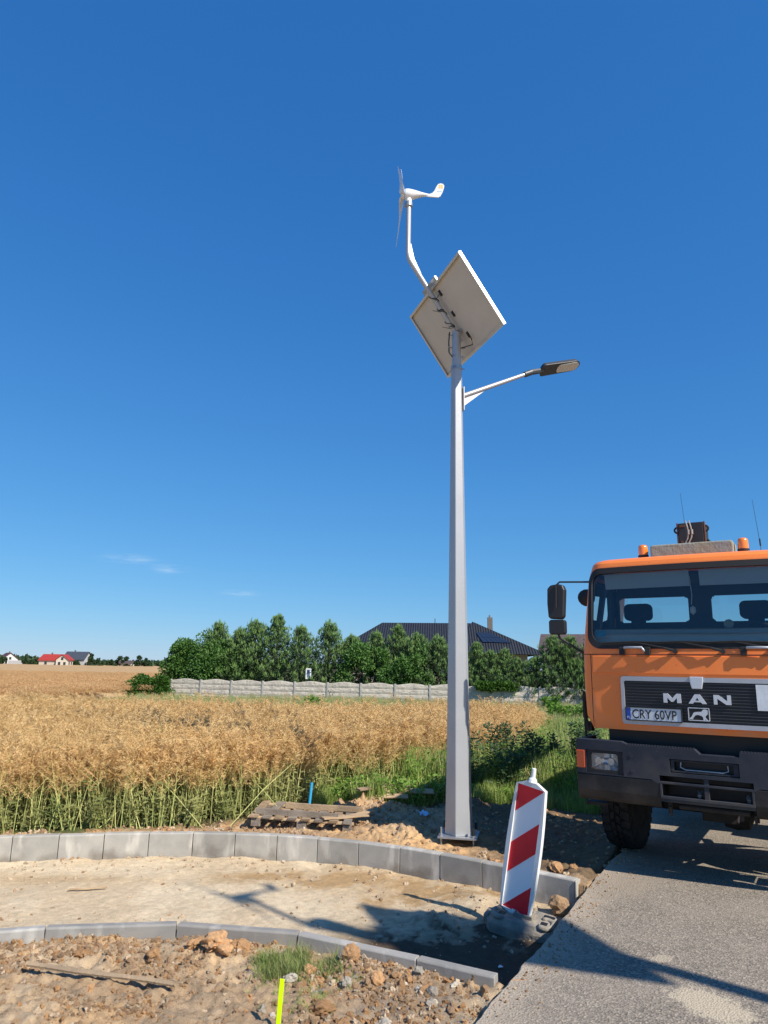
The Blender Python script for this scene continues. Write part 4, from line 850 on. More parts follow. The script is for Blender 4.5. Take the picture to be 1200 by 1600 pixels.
def inside(p, x0, x1, z0, z1, r):
    x, z = p
    if not (x0 < x < x1 and z0 < z < z1): return False
    dx = max(x0 + r - x, x - (x1 - r), 0); dz = max(z0 + r - z, z - (z1 - r), 0); return dx * dx + dz * dz < r * r
WS = (-1.075, 1.075, 2.262, 3.062, .13)
SW = (1.30, 2.30, 2.30, 2.98, .08)        # side window in arc length
def shell_solid(s, z):
    if inside((s, z), *WS): return False
    if inside((abs(s), z), *SW): return False
    return True
SMAX = 1.175 - RC + RC * PI / 2 + 1.45
xs = sorted(set([round(v, 4) for v in list(np.arange(-SMAX, SMAX, .035)) + [SMAX]])); zs = list(np.linspace(1.41, 2.24, 8)) + list(np.arange(2.262, 3.07, .0267)) + [3.085, 3.10]
def shell_map(s, z, d): return cab_pt(s, z, d + (0.03 * (1.46 - z) / .05 if z < 1.45 else 0))
cabin = MB().cells(xs, zs, shell_solid, shell_map, .04)
# roof: rings closing the top
rings = []
for (z, ins) in ((3.10, 0), (3.135, .012), (3.165, .04), (3.185, .10), (3.20, .25), (3.21, .6)):
    w = cab_w(3.1) - ins; ring = []
    for s in np.linspace(-1.0, 1.0, 61):
        p = cab_pt(s * (cab_w(3.1) - RC + RC * PI / 2 + 1.40), 3.10); c = Vector((0, .85, z)); k = (w / cab_w(3.1))
        ring.append(Vector((p.x * k, .85 + (p.y - .85) * k, z)))
    rings.append([q_ + Vector((0, 0, .0425)) for q_ in ring])
for a, b in zip(rings[:-1], rings[1:]): cabin.strip(a, b)
cabin.add(rings[-1], [tuple(range(61))])
CAB = cabin.build('cab', ['orange_paint'], TR, smooth=True, auto=38)
# rear wall with two windows, floor
RW = [(-1.05, -.23, 2.60, 2.895, .05), (.02, .86, 2.60, 2.895, .05)]
mb = MB().cells(list(np.linspace(-1.13, 1.13, 190)), list(np.linspace(1.5, 3.12, 140)), lambda x, z: not any(inside((x, z), *r) for r in RW), lambda x, z, d: Vector((min(max(x, -cab_w(z) + .03), cab_w(z) - .03), 1.27 + d, z)), .04)
mb.build('rear_wall', ['interior'], CAB)
MB().box((0, .7, 1.52), (2.2, 1.2, .08)).build('cab_floor', ['interior'], CAB)
for r in RW:
    w_ = MB(); P = rrect(*r[:4], r[4]); w_.add([(a, 1.29, b) for a, b in P], [tuple(range(len(P)))]); w_.build('rear_window', ['cab_glass'], CAB)
MB().box((0, .72, 3.05), (2.0, 1.0, .03)).build('headlining', ['interior'], CAB)
def patch(P, mp, cx, cz, K=8, d=0):
    m_ = MB(); vs = []; n = len(P)
    for k in range(K, 0, -1):
        for (a, b) in P: vs.append(mp(cx + (a - cx) * k / K, cz + (b - cz) * k / K, d))
    vs.append(mp(cx, cz, d)); fs = [(k * n + i, k * n + (i + 1) % n, (k + 1) * n + (i + 1) % n, (k + 1) * n + i) for k in range(K - 1) for i in range(n)] + [((K - 1) * n + i, (K - 1) * n + (i + 1) % n, K * n) for i in range(n)]
    m_.add(vs, fs); return m_
def rim(Po, Pi, mp, d0, d1):
    m_ = MB(); o0 = [mp(a, b, d0) for a, b in Po]; i0 = [mp(a, b, d0) for a, b in Pi]; o1 = [mp(a, b, d1) for a, b in Po]; i1 = [mp(a, b, d1) for a, b in Pi]
    m_.strip(o1, o0); m_.strip(o0, i0); m_.strip(i0, i1); m_.strip(i1, o1); return m_
Pws_o, Pws_i = rrect(-1.095, 1.095, 2.238, 3.085, .15), rrect(-1.045, 1.045, 2.30, 3.025, .12)
wsr = rim(Pws_o, Pws_i, lambda a, b, d: cab_pt(a, b, d), -.008, .035).build('windscreen_seal', ['rubber'], CAB, smooth=True, auto=40)
wsg = patch(Pws_i, lambda a, b, d: cab_pt(a, b, d), 0, 2.66, 10, .012).build('windscreen', ['windscreen_glass'], CAB, smooth=True)
sp = MB(); 
for (a0, a1, b0, b1) in ((-1.0, -.90, 2.365, 2.425),): sp.cells(list(np.linspace(a0, a1, 5)), [b0, b1], lambda *a: True, lambda a, b, d: cab_pt(a, b, .02 + d), .002)
so_ = sp.build('sticker', ['sticker_blue'], wsg)
for sgn in (-1, 1):
    P = rrect(sgn * 1.30 if sgn > 0 else -2.30, 2.30 if sgn > 0 else -1.30, 2.30, 2.98, .08); cx = sgn * 1.80
    Pi = rrect(min(P, key=lambda p: p[0])[0] + .03, max(P, key=lambda p: p[0])[0] - .03, 2.33, 2.95, .06); Po = rrect(min(P, key=lambda p: p[0])[0] - .02, max(P, key=lambda p: p[0])[0] + .02, 2.28, 3.0, .09)
    rim(Po, Pi, lambda a, b, d: cab_pt(a, b, d), -.006, .03).build('side_seal', ['rubber'], CAB)
    patch(Pi, lambda a, b, d: cab_pt(a, b, d), cx, 2.64, 6, .012).build('side_window', ['cab_glass'], CAB)
    dh = MB(); dh.box(cab_pt(sgn * 2.2, 2.1, -.02), (.03, .18, .04)); dh.build('door_handle', ['rubber'], CAB, bevel=.005)
# creases and seams
mb = MB(); S = list(np.linspace(-1.20, 1.20, 50)); sh = lambda a, b, d: cab_pt(a, b, d)
mb.cells(S, [2.176, 2.184], lambda *a: True, lambda a, b, d: cab_pt(a, b, -.0012 + d), .001)
for sx_ in (-1.065, 1.065): mb.cells([sx_ - .003, sx_ + .003], list(np.linspace(1.43, 2.176, 8)), lambda *a: True, lambda a, b, d: cab_pt(a, b, -.0012 + d), .001)
for sx_ in (-1.27, 1.27, -2.36, 2.36): mb.cells([sx_ - .003, sx_ + .003], list(np.linspace(1.43, 3.05, 12)), lambda *a: True, lambda a, b, d: cab_pt(a, b, -.0012 + d), .001)
mb.build('panel_gap', ['rubber'], CAB)
mb = MB(); mb.cells(list(np.linspace(-1.04, 1.04, 40)), [1.985, 1.99, 2.160, 2.165], lambda *a: True, lambda a, b, d: cab_pt(a, b, (-.009 if 1.987 < b < 2.163 else 0.0) + d * .4), .004); mb.build('front_flap', ['orange_paint'], CAB)
# grille
GX, GZ0, GZ1 = .745, 1.475, 1.955
Pgo, Pgi = rrect(-GX, GX, GZ0, GZ1, .035), rrect(-GX + .033, GX - .033, GZ0 + .042, GZ1 - .045, .02)
gr = empty('grille', (0, 0, 0)); gr.parent = TR
patch(Pgo, sh, 0, 1.71, 6, -.004).build('grille_back', ['grille_black'], gr)
rim(Pgo, Pgi, sh, -.026, .0).build('grille_frame', ['silver_paint'], gr, bevel=.003, seg=1)
mb = MB()
for i in range(13):
    z = GZ0 + .066 + i * .0295
    mb.cells(list(np.linspace(-GX + .036, GX - .036, 24)), [z - .0035, z + .0035], lambda *a: True, lambda a, b, d: cab_pt(a, b, -.014 + d), .010)
mb.build('slats', ['slat_grey'], gr)
mb = MB(); tabp = [(-.062, 1.963), (.062, 1.963), (.058, 1.90), (.045, 1.845), (-.045, 1.845), (-.058, 1.90)]
mb.add([cab_pt(a, b, -.046) for a, b in tabp] + [cab_pt(a, b, -.004) for a, b in tabp], [tuple(range(6)), tuple(range(11, 5, -1))] + [(i, i + 6, (i + 1) % 6 + 6, (i + 1) % 6) for i in range(6)]); mb.build('emblem_tab', ['letter_silver'], gr, bevel=.006)
def letter(name, polys, x0, w, z0, h, mat='letter_silver', d0=-.040, d1=-.016, parent=None):
    m_ = MB()
    for poly in polys:
        P = [(x0 + a * w, z0 + b * h) for a, b in poly]; n = len(P)
        m_.add([cab_pt(a, b, d0) for a, b in P] + [cab_pt(a, b, d1) for a, b in P], [tuple(range(n)), tuple(range(2 * n - 1, n - 1, -1))] + [(i, i + n, (i + 1) % n + n, (i + 1) % n) for i in range(n)])
    return m_.build(name, [mat], parent or gr)
LZ, LH = 1.703, .090
letter('letter_m', [[(0, 0), (.22, 0), (.22, .55), (.44, .12), (.56, .12), (.78, .55), (.78, 0), (1, 0), (1, 1), (.76, 1), (.5, .48), (.24, 1), (0, 1)]], -.320, .165, LZ, LH)
letter('letter_a', [[(0, 0), (.24, 0), (.31, .17), (.69, .17), (.76, 0), (1, 0), (.64, 1), (.36, 1)], ], -.085, .165, LZ, LH)
letter('letter_a', [[(.41, .36), (.59, .36), (.5, .64)]], -.085, .165, LZ, LH, 'grille_black', -.0415, -.030)
letter('letter_n', [[(0, 0), (.21, 0), (.21, .62), (.72, 0), (1, 0), (1, 1), (.79, 1), (.79, .38), (.28, 1), (0, 1)]], .145, .152, LZ, LH)
# lion emblem in its frame
LX0, LX1, LZ0, LZ1 = -.098, .098, 1.540, 1.665
rim(rrect(LX0, LX1, LZ0, LZ1, .008), rrect(LX0 + .007, LX1 - .007, LZ0 + .007, LZ1 - .007, .005), sh, -.030, -.016).build('badge_frame', ['letter_silver'], gr)
patch(rrect(LX0 + .005, LX1 - .005, LZ0 + .005, LZ1 - .005, .005), sh, 0, 1.60, 4, -.022).build('badge_back', ['grille_black'], gr)
lion = [(.06, .10), (.20, .10), (.22, .18), (.28, .30), (.34, .42), (.46, .46), (.60, .40), (.68, .30), (.70, .12), (.68, .06), (.78, .06), (.80, .14), (.80, .34), (.84, .42), (.90, .52), (.93, .66), (.90, .70), (.94, .80), (.86, .88), (.76, .90), (.68, .84), (.66, .74), (.58, .70), (.44, .68), (.32, .66), (.24, .58), (.20, .44), (.14, .28), (.05, .18)]
letter('lion_badge', [lion, [(.74, .30), (.78, .30), (.90, .10), (.92, .05), (.84, .05)]], LX0, LX1 - LX0, LZ0, LZ1 - LZ0, 'letter_silver', -.028, -.023)
# number plate
pl = empty('number_plate', (0, 0, 0)); pl.parent = TR
PX0, PX1, PZ0, PZ1 = -.708, -.152, 1.512, 1.650
yv = lambda a, b, d: Vector((a, cab_pt(-.43, b).y - .035 + (a + .43) * -.06 + d, b))
rim(rrect(PX0, PX1, PZ0, PZ1, .012), rrect(PX0 + .009, PX1 - .009, PZ0 + .010, PZ1 - .009, .008), yv, -.012, .03).build('plate_frame', ['black_plastic'], pl)
patch(rrect(PX0 + .006, PX1 - .006, PZ0 + .006, PZ1 - .006, .008), yv, -.43, 1.58, 3, -.006).build('plate', ['plate_white'], pl)
m_ = MB(); m_.cells([PX0 + .010, PX0 + .052], [PZ0 + .012, PZ1 - .012], lambda *a: True, lambda a, b, d: yv(a, b, -.0075 + d), .001); m_.build('plate_band', ['plate_blue'], pl)
def text_mesh(name, txt, size, mat, parent, mp, sx=1.0, thick=.001, bold=0):
    cu = bpy.data.curves.new(name, 'FONT'); cu.body = txt; cu.size = size; cu.offset = bold; cu.resolution_u = 3
    o = bpy.data.objects.new(name + '_source', cu); me = bpy.data.meshes.new_from_object(o); bpy.data.objects.remove(o)
    for v in me.vertices: v.co = mp(v.co.x * sx, v.co.y)
    me.materials.clear(); me.materials.append(MATS[mat]); me.name = name; q = bpy.data.objects.new(name, me); COL.objects.link(q); q.parent = parent; return q
text_mesh('plate_text', 'CRY 60VP', .128, 'letter_black', pl, lambda a, b: yv(PX0 + .064 + a, PZ0 + .024 + b, -.0085), .80, bold=.0012)
text_mesh('plate_text', 'PL', .034, 'plate_white', pl, lambda a, b: yv(PX0 + .014 + a, PZ0 + .020 + b, -.0088))
# white notice pinned to the grille at the picture edge
m_ = MB(); m_.cells([.520, .525, .70, .705], list(np.linspace(1.66, 1.90, 3)), lambda *a: True, lambda a, b, d: cab_pt(a, b, -.03 + d), .006); m_.build('grille_card', ['plate_white'], gr)

# bumper -----------------------------------------------------------
def bend(x, z, d, f0=-.13):
    a = abs(x) / 1.245; return Vector((x, f0 + .05 * a ** 2 + .16 * max(a - .86, 0) ** 1.4 / .14 ** .4 * .6 + d, z))
bu = empty('bumper', (0, 0, 0)); bu.parent = TR
holesU = [(-1.14, -.755, .965, 1.195), (-.300, .322, 1.035, 1.165), (-.405, .432, .925, 1.002), (1.14 - .385, 1.14, .965, 1.195)]
xs = sorted(set(list(np.round(np.linspace(-1.245, 1.245, 50), 3)) + [h for q in holesU for h in q[:2]])); zs = [.925, .965, 1.002, 1.035, 1.165, 1.195, 1.215]
def bsol(x, z): return not any(a < x < b and c < z < d for a, b, c, d in holesU)
mb = MB().cells(xs, zs, bsol, lambda x, z, d: bend(x, z + (.03 if abs(x) > .44 and z < .95 else 0), d), .16)
# top band follows the stepped profile
top = [(-1.245, 1.275), (-1.225, 1.295), (-.760, 1.293), (-.700, 1.268), (-.06, 1.266), (-.015, 1.222), (.330, 1.222), (.336, 1.268), (.76, 1.268), (.79, 1.293), (1.225, 1.295), (1.245, 1.275)]
tx = sorted(set(list(np.round(np.linspace(-1.245, 1.245, 60), 3)) + [p[0] for p in top]))
A = [bend(x, 1.215, 0) for x in tx]; T = [bend(x, float(np.interp(x, [p[0] for p in top], [p[1] for p in top])), .0) for x in tx]; T2 = [p + Vector((0, .02, .008)) for p in T]; T3 = [p + Vector((0, .16, .0)) for p in T]; A2 = [p + Vector((0, .16, 0)) for p in A]
mb.strip(A, T, False); mb.strip(T, T2, False); mb.strip(T2, T3, False); mb.strip(T3, A2, False)
bo = mb.build('bumper_cover', ['bumper_plastic'], bu)
# anti-slip teeth on top
for a_, b_ in ((-.69, -.07), (.35, .75)):
    mb = MB()
    for x in np.arange(a_, b_, .028): mb.box(bend(x, 1.277, .03), (.012, .05, .008))
    mb.build('tread_teeth', ['bumper_plastic'], bo)
# lower skirt: two steel corners and the centre opening with its cross bars
lo = MB()
def skirt(x0, x1):
    X = list(np.linspace(x0, x1, 16)); pr = [(.955, .0), (.94, -.012), (.80, -.005), (.72, .03), (.69, .06), (.69, .16), (.955, .16)]
    rows = [[bend(x, z, d + .012) for x in X] for z, d in pr]
    for a, b in zip(rows[:-1], rows[1:]): lo.strip(a, b, False)
skirt(-1.245, -.408); lo.build('bumper_corner', ['bumper_steel'], bu); lo = MB(); skirt(.435, 1.245); lo.build('bumper_corner', ['bumper_steel'], bu)
mb = MB()
def bar(x0, x1, z0, z1, d0, d1):
    mb.cells(list(np.linspace(x0, x1, 9)), [z0, z1], lambda *a: True, lambda x, z, d: bend(x, z, d0 + d), d1 - d0)
bar(-.405, .432, .925, .947, 0, .12); bar(-.405, .432, .785, .812, 0, .14); bar(-.405, -.385, .785, .925, 0, .12); bar(.412, .432, .785, .925, 0, .12); bar(.0, .045, .785, 1.002, .01, .05)
bar(-.405, .432, .755, .785, .02, .14)
mb.build('opening_frame', ['bumper_plastic'], bu, bevel=.003, seg=1)
mb = MB().tube([bend(-.25, .715, .10), bend(.37, .715, .10)], .026, 10); mb.tube([bend(-.33, .71, .06), bend(-.33, .62, .1)], .012, 6); mb.tube([bend(.42, .71, .06), bend(.42, .60, .1)], .012, 6)
for x in (-.34, .30, .43): mb.box(bend(x, .70, .12), (.03, .06, .12))
mb.build('underrun_bar', ['chassis_black'], bu)
mb = MB(); mb.box((0, .35, .98), (1.9, .3, .50)); mb.box((.04, .30, 1.33), (1.98, .3, .36)); mb.build('cross_member', ['grille_black'], bu)
for x in (-.05, .38): MB().tube([bend(x, .86, .10), bend(x, .84, .05), bend(x, .80, .07)], [.03, .022, .012], 8).build('tow_eye', ['galvanised'], bu)
# step recess
st = MB(); Pq = rrect(-.292, .314, 1.043, 1.157, .01)
rim(Pq, rrect(-.262, .27, 1.058, 1.143, .008), bend, .02, .05).build('step_recess', ['bumper_plastic'], bu)
patch(Pq, bend, 0, 1.10, 2, .10).build('step_back', ['grille_black'], bu)
MB().tube([bend(-.20, 1.135, .04), bend(-.205, 1.09, .035), bend(-.16, 1.07, .03), bend(.18, 1.068, .03), bend(.225, 1.085, .035), bend(.22, 1.135, .04)], .007, 6).build('step_loop', ['galvanised'], bu)
for sgn in (-1, 1):
    hx0, hx1 = (-1.14, -.755) if sgn < 0 else (.755, 1.14)
    hl = empty('headlight', (0, 0, 0)); hl.parent = TR
    rim(rrect(hx0, hx1, .965, 1.195, .03), rrect(hx0 + .045, hx1 - .055, 1.0, 1.165, .03), bend, .010, .07).build('headlight_bezel', ['rubber'], hl, bevel=.004)
    cxh = (hx0 + hx1) / 2 - .005; P = rrect(hx0 + .045, hx1 - .055, 1.0, 1.165, .03)
    def bowl(a, b, d):
        rr = max(abs(a - cxh) / .16, abs(b - 1.083) / .085); return bend(a, b, .035 + .07 * (1 - min(rr, 1) ** 2))
    patch(P, bowl, cxh, 1.083, 8).build('reflector_bowl', ['reflector'], hl, smooth=True)
    for q in (-.07, .06): MB().lathe([(.036, -.02), (.034, .02), (.02, .03)], bend(cxh + q, 1.083, .07), 'y', 14).build('lamp_bulb', ['chrome'], hl, smooth=True, auto=40)
    patch(P, lambda a, b, d: bend(a, b, .022 - .006 * math.cos((a - cxh) * 8)), cxh, 1.083, 6).build('headlight_lens', ['lens_glass'], hl, smooth=True)
    si = MB().cells([sgn * 1.249, sgn * 1.20, sgn * 1.155], [1.005, 1.02, 1.17, 1.185], lambda *a: True, lambda a, b, d: bend(a, b, -.006 + d), .02 if sgn > 0 else .02)
    si.build('turn_signal', ['signal_orange'], TR, bevel=.008)
for (x, z) in ((-.67, 1.165), (-.66, 1.02), (.67, 1.165), (.66, 1.02)): MB().lathe([(.018, -.004), (.018, .004), (.010, .004), (.008, .012)], bend(x, z, -.002), 'y', 14).build('bumper_screw', ['bumper_plastic'], bu)
# side of the front left wing, steps, exhaust bits
for sgn in (-1, 1):
    mb = MB(); mb.box((sgn * 1.20, .25, 1.15), (.05, .42, .30)); mb.box((sgn * 1.12, .30, .62), (.22, .28, .03)); mb.box((sgn * 1.12, .30, .86), (.22, .26, .03)); mb.tube([(sgn * 1.22, .16, .60), (sgn * 1.22, .16, 1.05)], .012, 6); mb.tube([(sgn * 1.22, .44, .60), (sgn * 1.22, .44, 1.05)], .012, 6)
    mb.build('entry_step', ['chassis_black'], TR)
    mb = MB(); n = 12
    arcp = [(sgn * 1.0, 1.22 + .66 * math.cos(w), .54 + .66 * math.sin(w)) for w in np.linspace(.25, PI - .25, n)]
    mb.strip([Vector(p) + Vector((.19, 0, 0)) for p in arcp], [Vector(p) - Vector((.19, 0, 0)) for p in arcp], False); o = mb.build('mudguard', ['bumper_plastic'], TR); q = o.modifiers.new('t', 'SOLIDIFY'); q.thickness = .02
mb = MB(); mb.box((-1.225, .36, 1.62), (.09, .12, .26)); mb.tube([(-1.255, .34, 1.25), (-1.262, .34, 1.78)], .014, 8); mb.tube([(-1.2, .32, 1.76), (-1.25, .30, 1.66), (-1.24, .30, 1.52), (-1.21, .32, 1.36)], .014, 6); mb.box((-1.215, .36, 1.40), (.07, .1, .10))
mb.build('air_intake', ['chassis_black'], TR)
# chassis
mb = MB()
for x in (-.42, .42): mb.box((x, 3.8, .92), (.08, 7.2, .26))
for y in (.5, 2.6, 4.2, 6.0, 7.3): mb.box((0, y, .92), (.84, .1, .2))
mb.box((0, .75, 1.22), (1.0, .9, .5)); mb.box((0, 1.0, .60), (.34, .5, .26))
mb.build('chassis', ['chassis_black'], TR)
def axle(y):
    mb = MB().cyl((-.95, y, .54), (.95, y, .54), .07, n=12); mb.lathe([(.05, -.18), (.19, -.12), (.21, 0), (.19, .12), (.05, .18)], (.12, y, .54), 'x', 16)
    for x in (-.5, .5): mb.tube([(x, y - .75, .80), (x, y - .3, .66), (x, y, .62), (x, y + .3, .66), (x, y + .75, .80)], .045, 6); mb.tube([(x * .9, y - .1, .55), (x * .8, y - .16, .9)], .035, 8)
    mb.build('axle', ['chassis_black'], TR)
axle(1.22); axle(5.4)
def wheel(x, y, R=.535, wd=.34, steer=0):
    root = empty('wheel', (x, y, R - .005)); root.parent = TR; root.rotation_euler = (0, 0, steer); h = wd / 2
    t = MB().lathe([(.27, -h * .92), (.31, -h), (R - .12, -h * 1.04), (R - .05, -h), (R - .028, -h * .86), (R - .026, 0), (R - .028, h * .86), (R - .05, h), (R - .12, h * 1.04), (.31, h), (.27, h * .92)], axis='x', n=40)
    for i in range(30):                                             # tread lugs
        for row, (x0, x1, sh_) in enumerate(((-h * .98, -h * .40, 0), (-h * .34, -.008, .5), (.008, h * .34, .1), (h * .40, h * .98, .6))):
            a0 = 2 * PI * (i + sh_) / 30; a1 = a0 + 2 * PI / 30 * .68; sk = .05 * (1 if row < 2 else -1)
            vs = []
            for rr in (R - .035, R):
                for (xx, aa) in ((x0, a0 + sk), (x1, a0), (x1, a1), (x0, a1 + sk)):
                    r2 = rr - (.018 if abs(xx) > h * .9 else 0); vs.append((xx, r2 * math.cos(aa), r2 * math.sin(aa)))
            t.add(vs, [(0, 1, 2, 3), (7, 6, 5, 4), (0, 4, 5, 1), (1, 5, 6, 2), (2, 6, 7, 3), (3, 7, 4, 0)])
        for sg in (-1, 1):
            a0 = 2 * PI * i / 30; t.add([(sg * h * (1.02 + .03 * k_), rr * math.cos(a0 + q), rr * math.sin(a0 + q)) for k_ in (0, 1) for rr, q in ((R - .12, 0), (R - .03, 0), (R - .03, .1), (R - .12, .1))], [(0, 1, 2, 3), (7, 6, 5, 4), (0, 4, 5, 1), (1, 5, 6, 2), (2, 6, 7, 3), (3, 7, 4, 0)])
    t.build('tyre', ['tyre_rubber'], root)
    MB().lathe([(.275, -h * .9), (.27, -h * .5), (.20, -h * .3), (.10, -h * .3), (.10, -h * .7), (.0, -h * .7)], axis='x', n=28).lathe([(.275, h * .9), (.27, h * .5), (.20, h * .3), (.10, h * .3), (.10, h * .7), (.0, h * .7)], axis='x', n=28).build('rim', ['silver_paint'], root, smooth=True, auto=35)
wheel(-1.06, 1.22, wd=.31, steer=math.radians(-2)); wheel(1.06, 1.22, wd=.31, steer=math.radians(-2))
for x in (-1.06, 1.06): wheel(x, 5.4, wd=.44)
# cab interior
mb = MB(); prof = [(.07, 2.22), (.13, 2.40), (.20, 2.455), (.36, 2.465), (.50, 2.44), (.56, 2.10), (.50, 1.9)]
for a, b in zip(prof[:-1], prof[1:]): mb.strip([Vector((x, a[0] - BOW * (1 - x * x / 1.2) * .8, a[1])) for x in np.linspace(-1.06, 1.06, 12)], [Vector((x, b[0] - (BOW * (1 - x * x / 1.2) * .8 if b[0] < .12 else 0), b[1])) for x in np.linspace(-1.06, 1.06, 12)], False)
mb.build('dashboard', ['dash'], CAB)
def seat(x, hr):
    s_ = empty('seat', (x, 0, 0)); s_.parent = CAB
    MB().box((0, .78, 1.85), (.5, .5, .16)).build('seat_cushion', ['seat_cloth'], s_, bevel=.05, seg=3)
    MB().box((0, 1.02, 2.20), (.48, .16, .62), Matrix.Rotation(math.radians(-6), 3, 'X')).build('seat_back', ['seat_cloth'], s_, bevel=.06, seg=3)
    if hr: MB().prism(rrect(-.16, .16, 2.60, 2.80, .06), .95, 1.06).build('headrest', ['seat_cloth'], s_, bevel=.02, seg=2)
    MB().box((0, 1.0, 2.55), (.16, .06, .14)).build('headrest_post', ['seat_cloth'], s_)
seat(-.76, True); seat(.50, True)
mb = MB().tube([(.50 + .22 * math.cos(w), .50 + .10 * math.sin(w), 2.36 + .18 * math.sin(w)) for w in np.linspace(0, 2 * PI, 25)], .014, 6); mb.tube([(.5, .45, 2.2), (.5, .5, 2.36)], .03, 8); mb.build('steering_wheel', ['seat_cloth'], CAB)
for (a0, a1) in ((-.93, -.03), (.07, .95)):
    mb = MB().cells(list(np.linspace(a0, a1, 8)), [2.865, 3.02], lambda *a: True, lambda a, b, d: cab_pt(a, b, .07 + (3.02 - b) * .35 + d), .012); mb.build('sun_visor', ['visor'], CAB)
for sgn in (-1, 1): MB().box((sgn * 1.06, .9, 2.62), (.05, .10, .78)).build('door_pillar', ['interior'], CAB)
mb = MB().tube([(.30, .26, 2.37), (.30, .24, 2.44)], .008, 6); mb.lathe([(.0, -.02), (.045, -.015), (.05, 0), (.045, .015), (0, .02)], (.30, .24, 2.50), 'y', 9); mb.build('dash_flower', ['weathered_box'], CAB)
MB().tube([(-.03, .14, 3.0), (-.02, .15, 2.80), (-.03, .15, 2.70)], .004, 4).lathe([(0, -.05), (.03, -.02), (.028, .03), (0, .05)], (-.02, .15, 2.64), n=7).build('hanging_charm', ['dash'], CAB)
# wipers, grab handles
for (hx, L_) in ((-.18, .40), (.26, .38), (.78, .4)):
    w_ = MB(); b0 = cab_pt(hx, 2.215, -.03); e0 = cab_pt(hx - L_, 2.300, -.035)
    w_.tube([b0, cab_pt(hx - .10, 2.245, -.055), e0], [.016, .011, .007], 6); w_.cyl(cab_pt(hx, 2.21, .0), cab_pt(hx, 2.215, -.045), .022, n=10)
    bl = [cab_pt(hx - L_ + q, 2.300 + .018 * (q / .3) - (q * .03), -.022) for q in np.linspace(-.36, .36, 9)]; bl = [cab_pt(max(min(hx - L_ + q, 1.0), -.99), 2.308 - .01 * abs(q) / .3, -.022) for q in np.linspace(-.34, .34, 9)]
    w_.tube(bl, .009, 5); w_.build('wiper', ['rubber'], TR)
for hx in (-.58, .575):
    h_ = empty('grab_handle', (0, 0, 0)); h_.parent = TR
    MB().tube([cab_pt(hx - .115, 2.235, -.02), cab_pt(hx - .10, 2.25, -.06), cab_pt(hx + .08, 2.25, -.06), cab_pt(hx + .10, 2.215, -.05), cab_pt(hx + .115, 2.20, -.02)], .013, 8).build('handle_bar', ['silver_paint'], h_, smooth=True)
    for q in (-.13, .13): MB().box(cab_pt(hx + q, 2.215, -.025), (.055, .06, .085)).build('handle_mount', ['rubber'], h_, bevel=.006)
# mirrors
for sgn in (-1, 1):
    mr = empty('mirror', (0, 0, 0)); mr.parent = TR
    bxm = sgn * 1.45
    MB().prism([(bxm + a, b) for a, b in ((-.095, 2.60), (-.075, 2.575), (.06, 2.57), (.085, 2.60), (.105, 2.90), (.085, 2.955), (.03, 2.97), (-.06, 2.96), (-.10, 2.92), (-.105, 2.75))], .03, .13).build('mirror_housing', ['black_plastic'], mr, bevel=.025, seg=3)
    MB().prism(rrect(bxm - .095, bxm + .095, 2.40, 2.565, .03), .04, .12).build('mirror_housing', ['black_plastic'], mr, bevel=.012, seg=2)
    MB().prism(rrect(bxm - .08, bxm + .08, 2.62, 2.93, .03), .131, .134).build('mirror_glass', ['reflector'], mr)
    MB().tube([(bxm, .07, 2.96), (bxm + sgn * -.04, .07, 2.995), (sgn * 1.08, .16, 2.99)], .011, 6).tube([(bxm, .07, 2.42), (bxm - sgn * .02, .07, 2.36), (sgn * 1.14, .12, 2.17)], .015, 6).tube([(bxm + .01, .02, 2.95), (bxm + .005, .015, 2.70)], .010, 6).build('mirror_arm', ['black_plastic'], mr)
    MB().lathe([(.01, -.02), (.09, .0), (.10, .05), (.06, .09)], (sgn * 1.18, .28, 2.83), 'y', 14).build('kerb_mirror', ['black_plastic'], mr, smooth=True, auto=40)
# on the roof
tx_ = [(-.44, .395)]
mb = MB(); P = rrect(-.44, .40, 3.21, 3.385, .03); mb.prism(P, .30, .62); mb.build('roof_box', ['weathered_box'], TR, bevel=.015)
for (x, y) in ((-.535, .40), (.485, .40)):
    b = empty('beacon_light', (x, y, 3.275)); b.parent = TR
    MB().lathe([(.05, -.02), (.058, .0), (.058, .015), (.05, .02)], n=18).build('beacon_base', ['black_plastic'], b)
    MB().lathe([(.052, .015), (.054, .05), (.052, .105), (.046, .125), (.03, .135)], n=20).build('beacon_dome', ['amber'], b, smooth=True, auto=50)
for (x, y, z0, z1) in ((-.09, .55, 3.24, 4.0), (.62, .7, 3.24, 3.88)):
    MB().tube([(x, y, z0), (x + .01, y, z0 + .1), (x - .03, y, z1)], [.004, .003, .0018], 5).tube([(x, y, z0 - .02), (x, y, z0 + .03)], .02, 8).tube([(x + .008, y, z0 + .12), (x + .006, y, z0 + .2)], .008, 6).build('antenna', ['black_plastic'], TR)
MB().box((-.90, .30, 3.20), (.02, .02, .05)).build('roof_marker', ['black_plastic'], TR)
MB().box((.70, .5, 3.25), (.20, .12, .03)).build('antenna_foot', ['black_plastic'], TR)
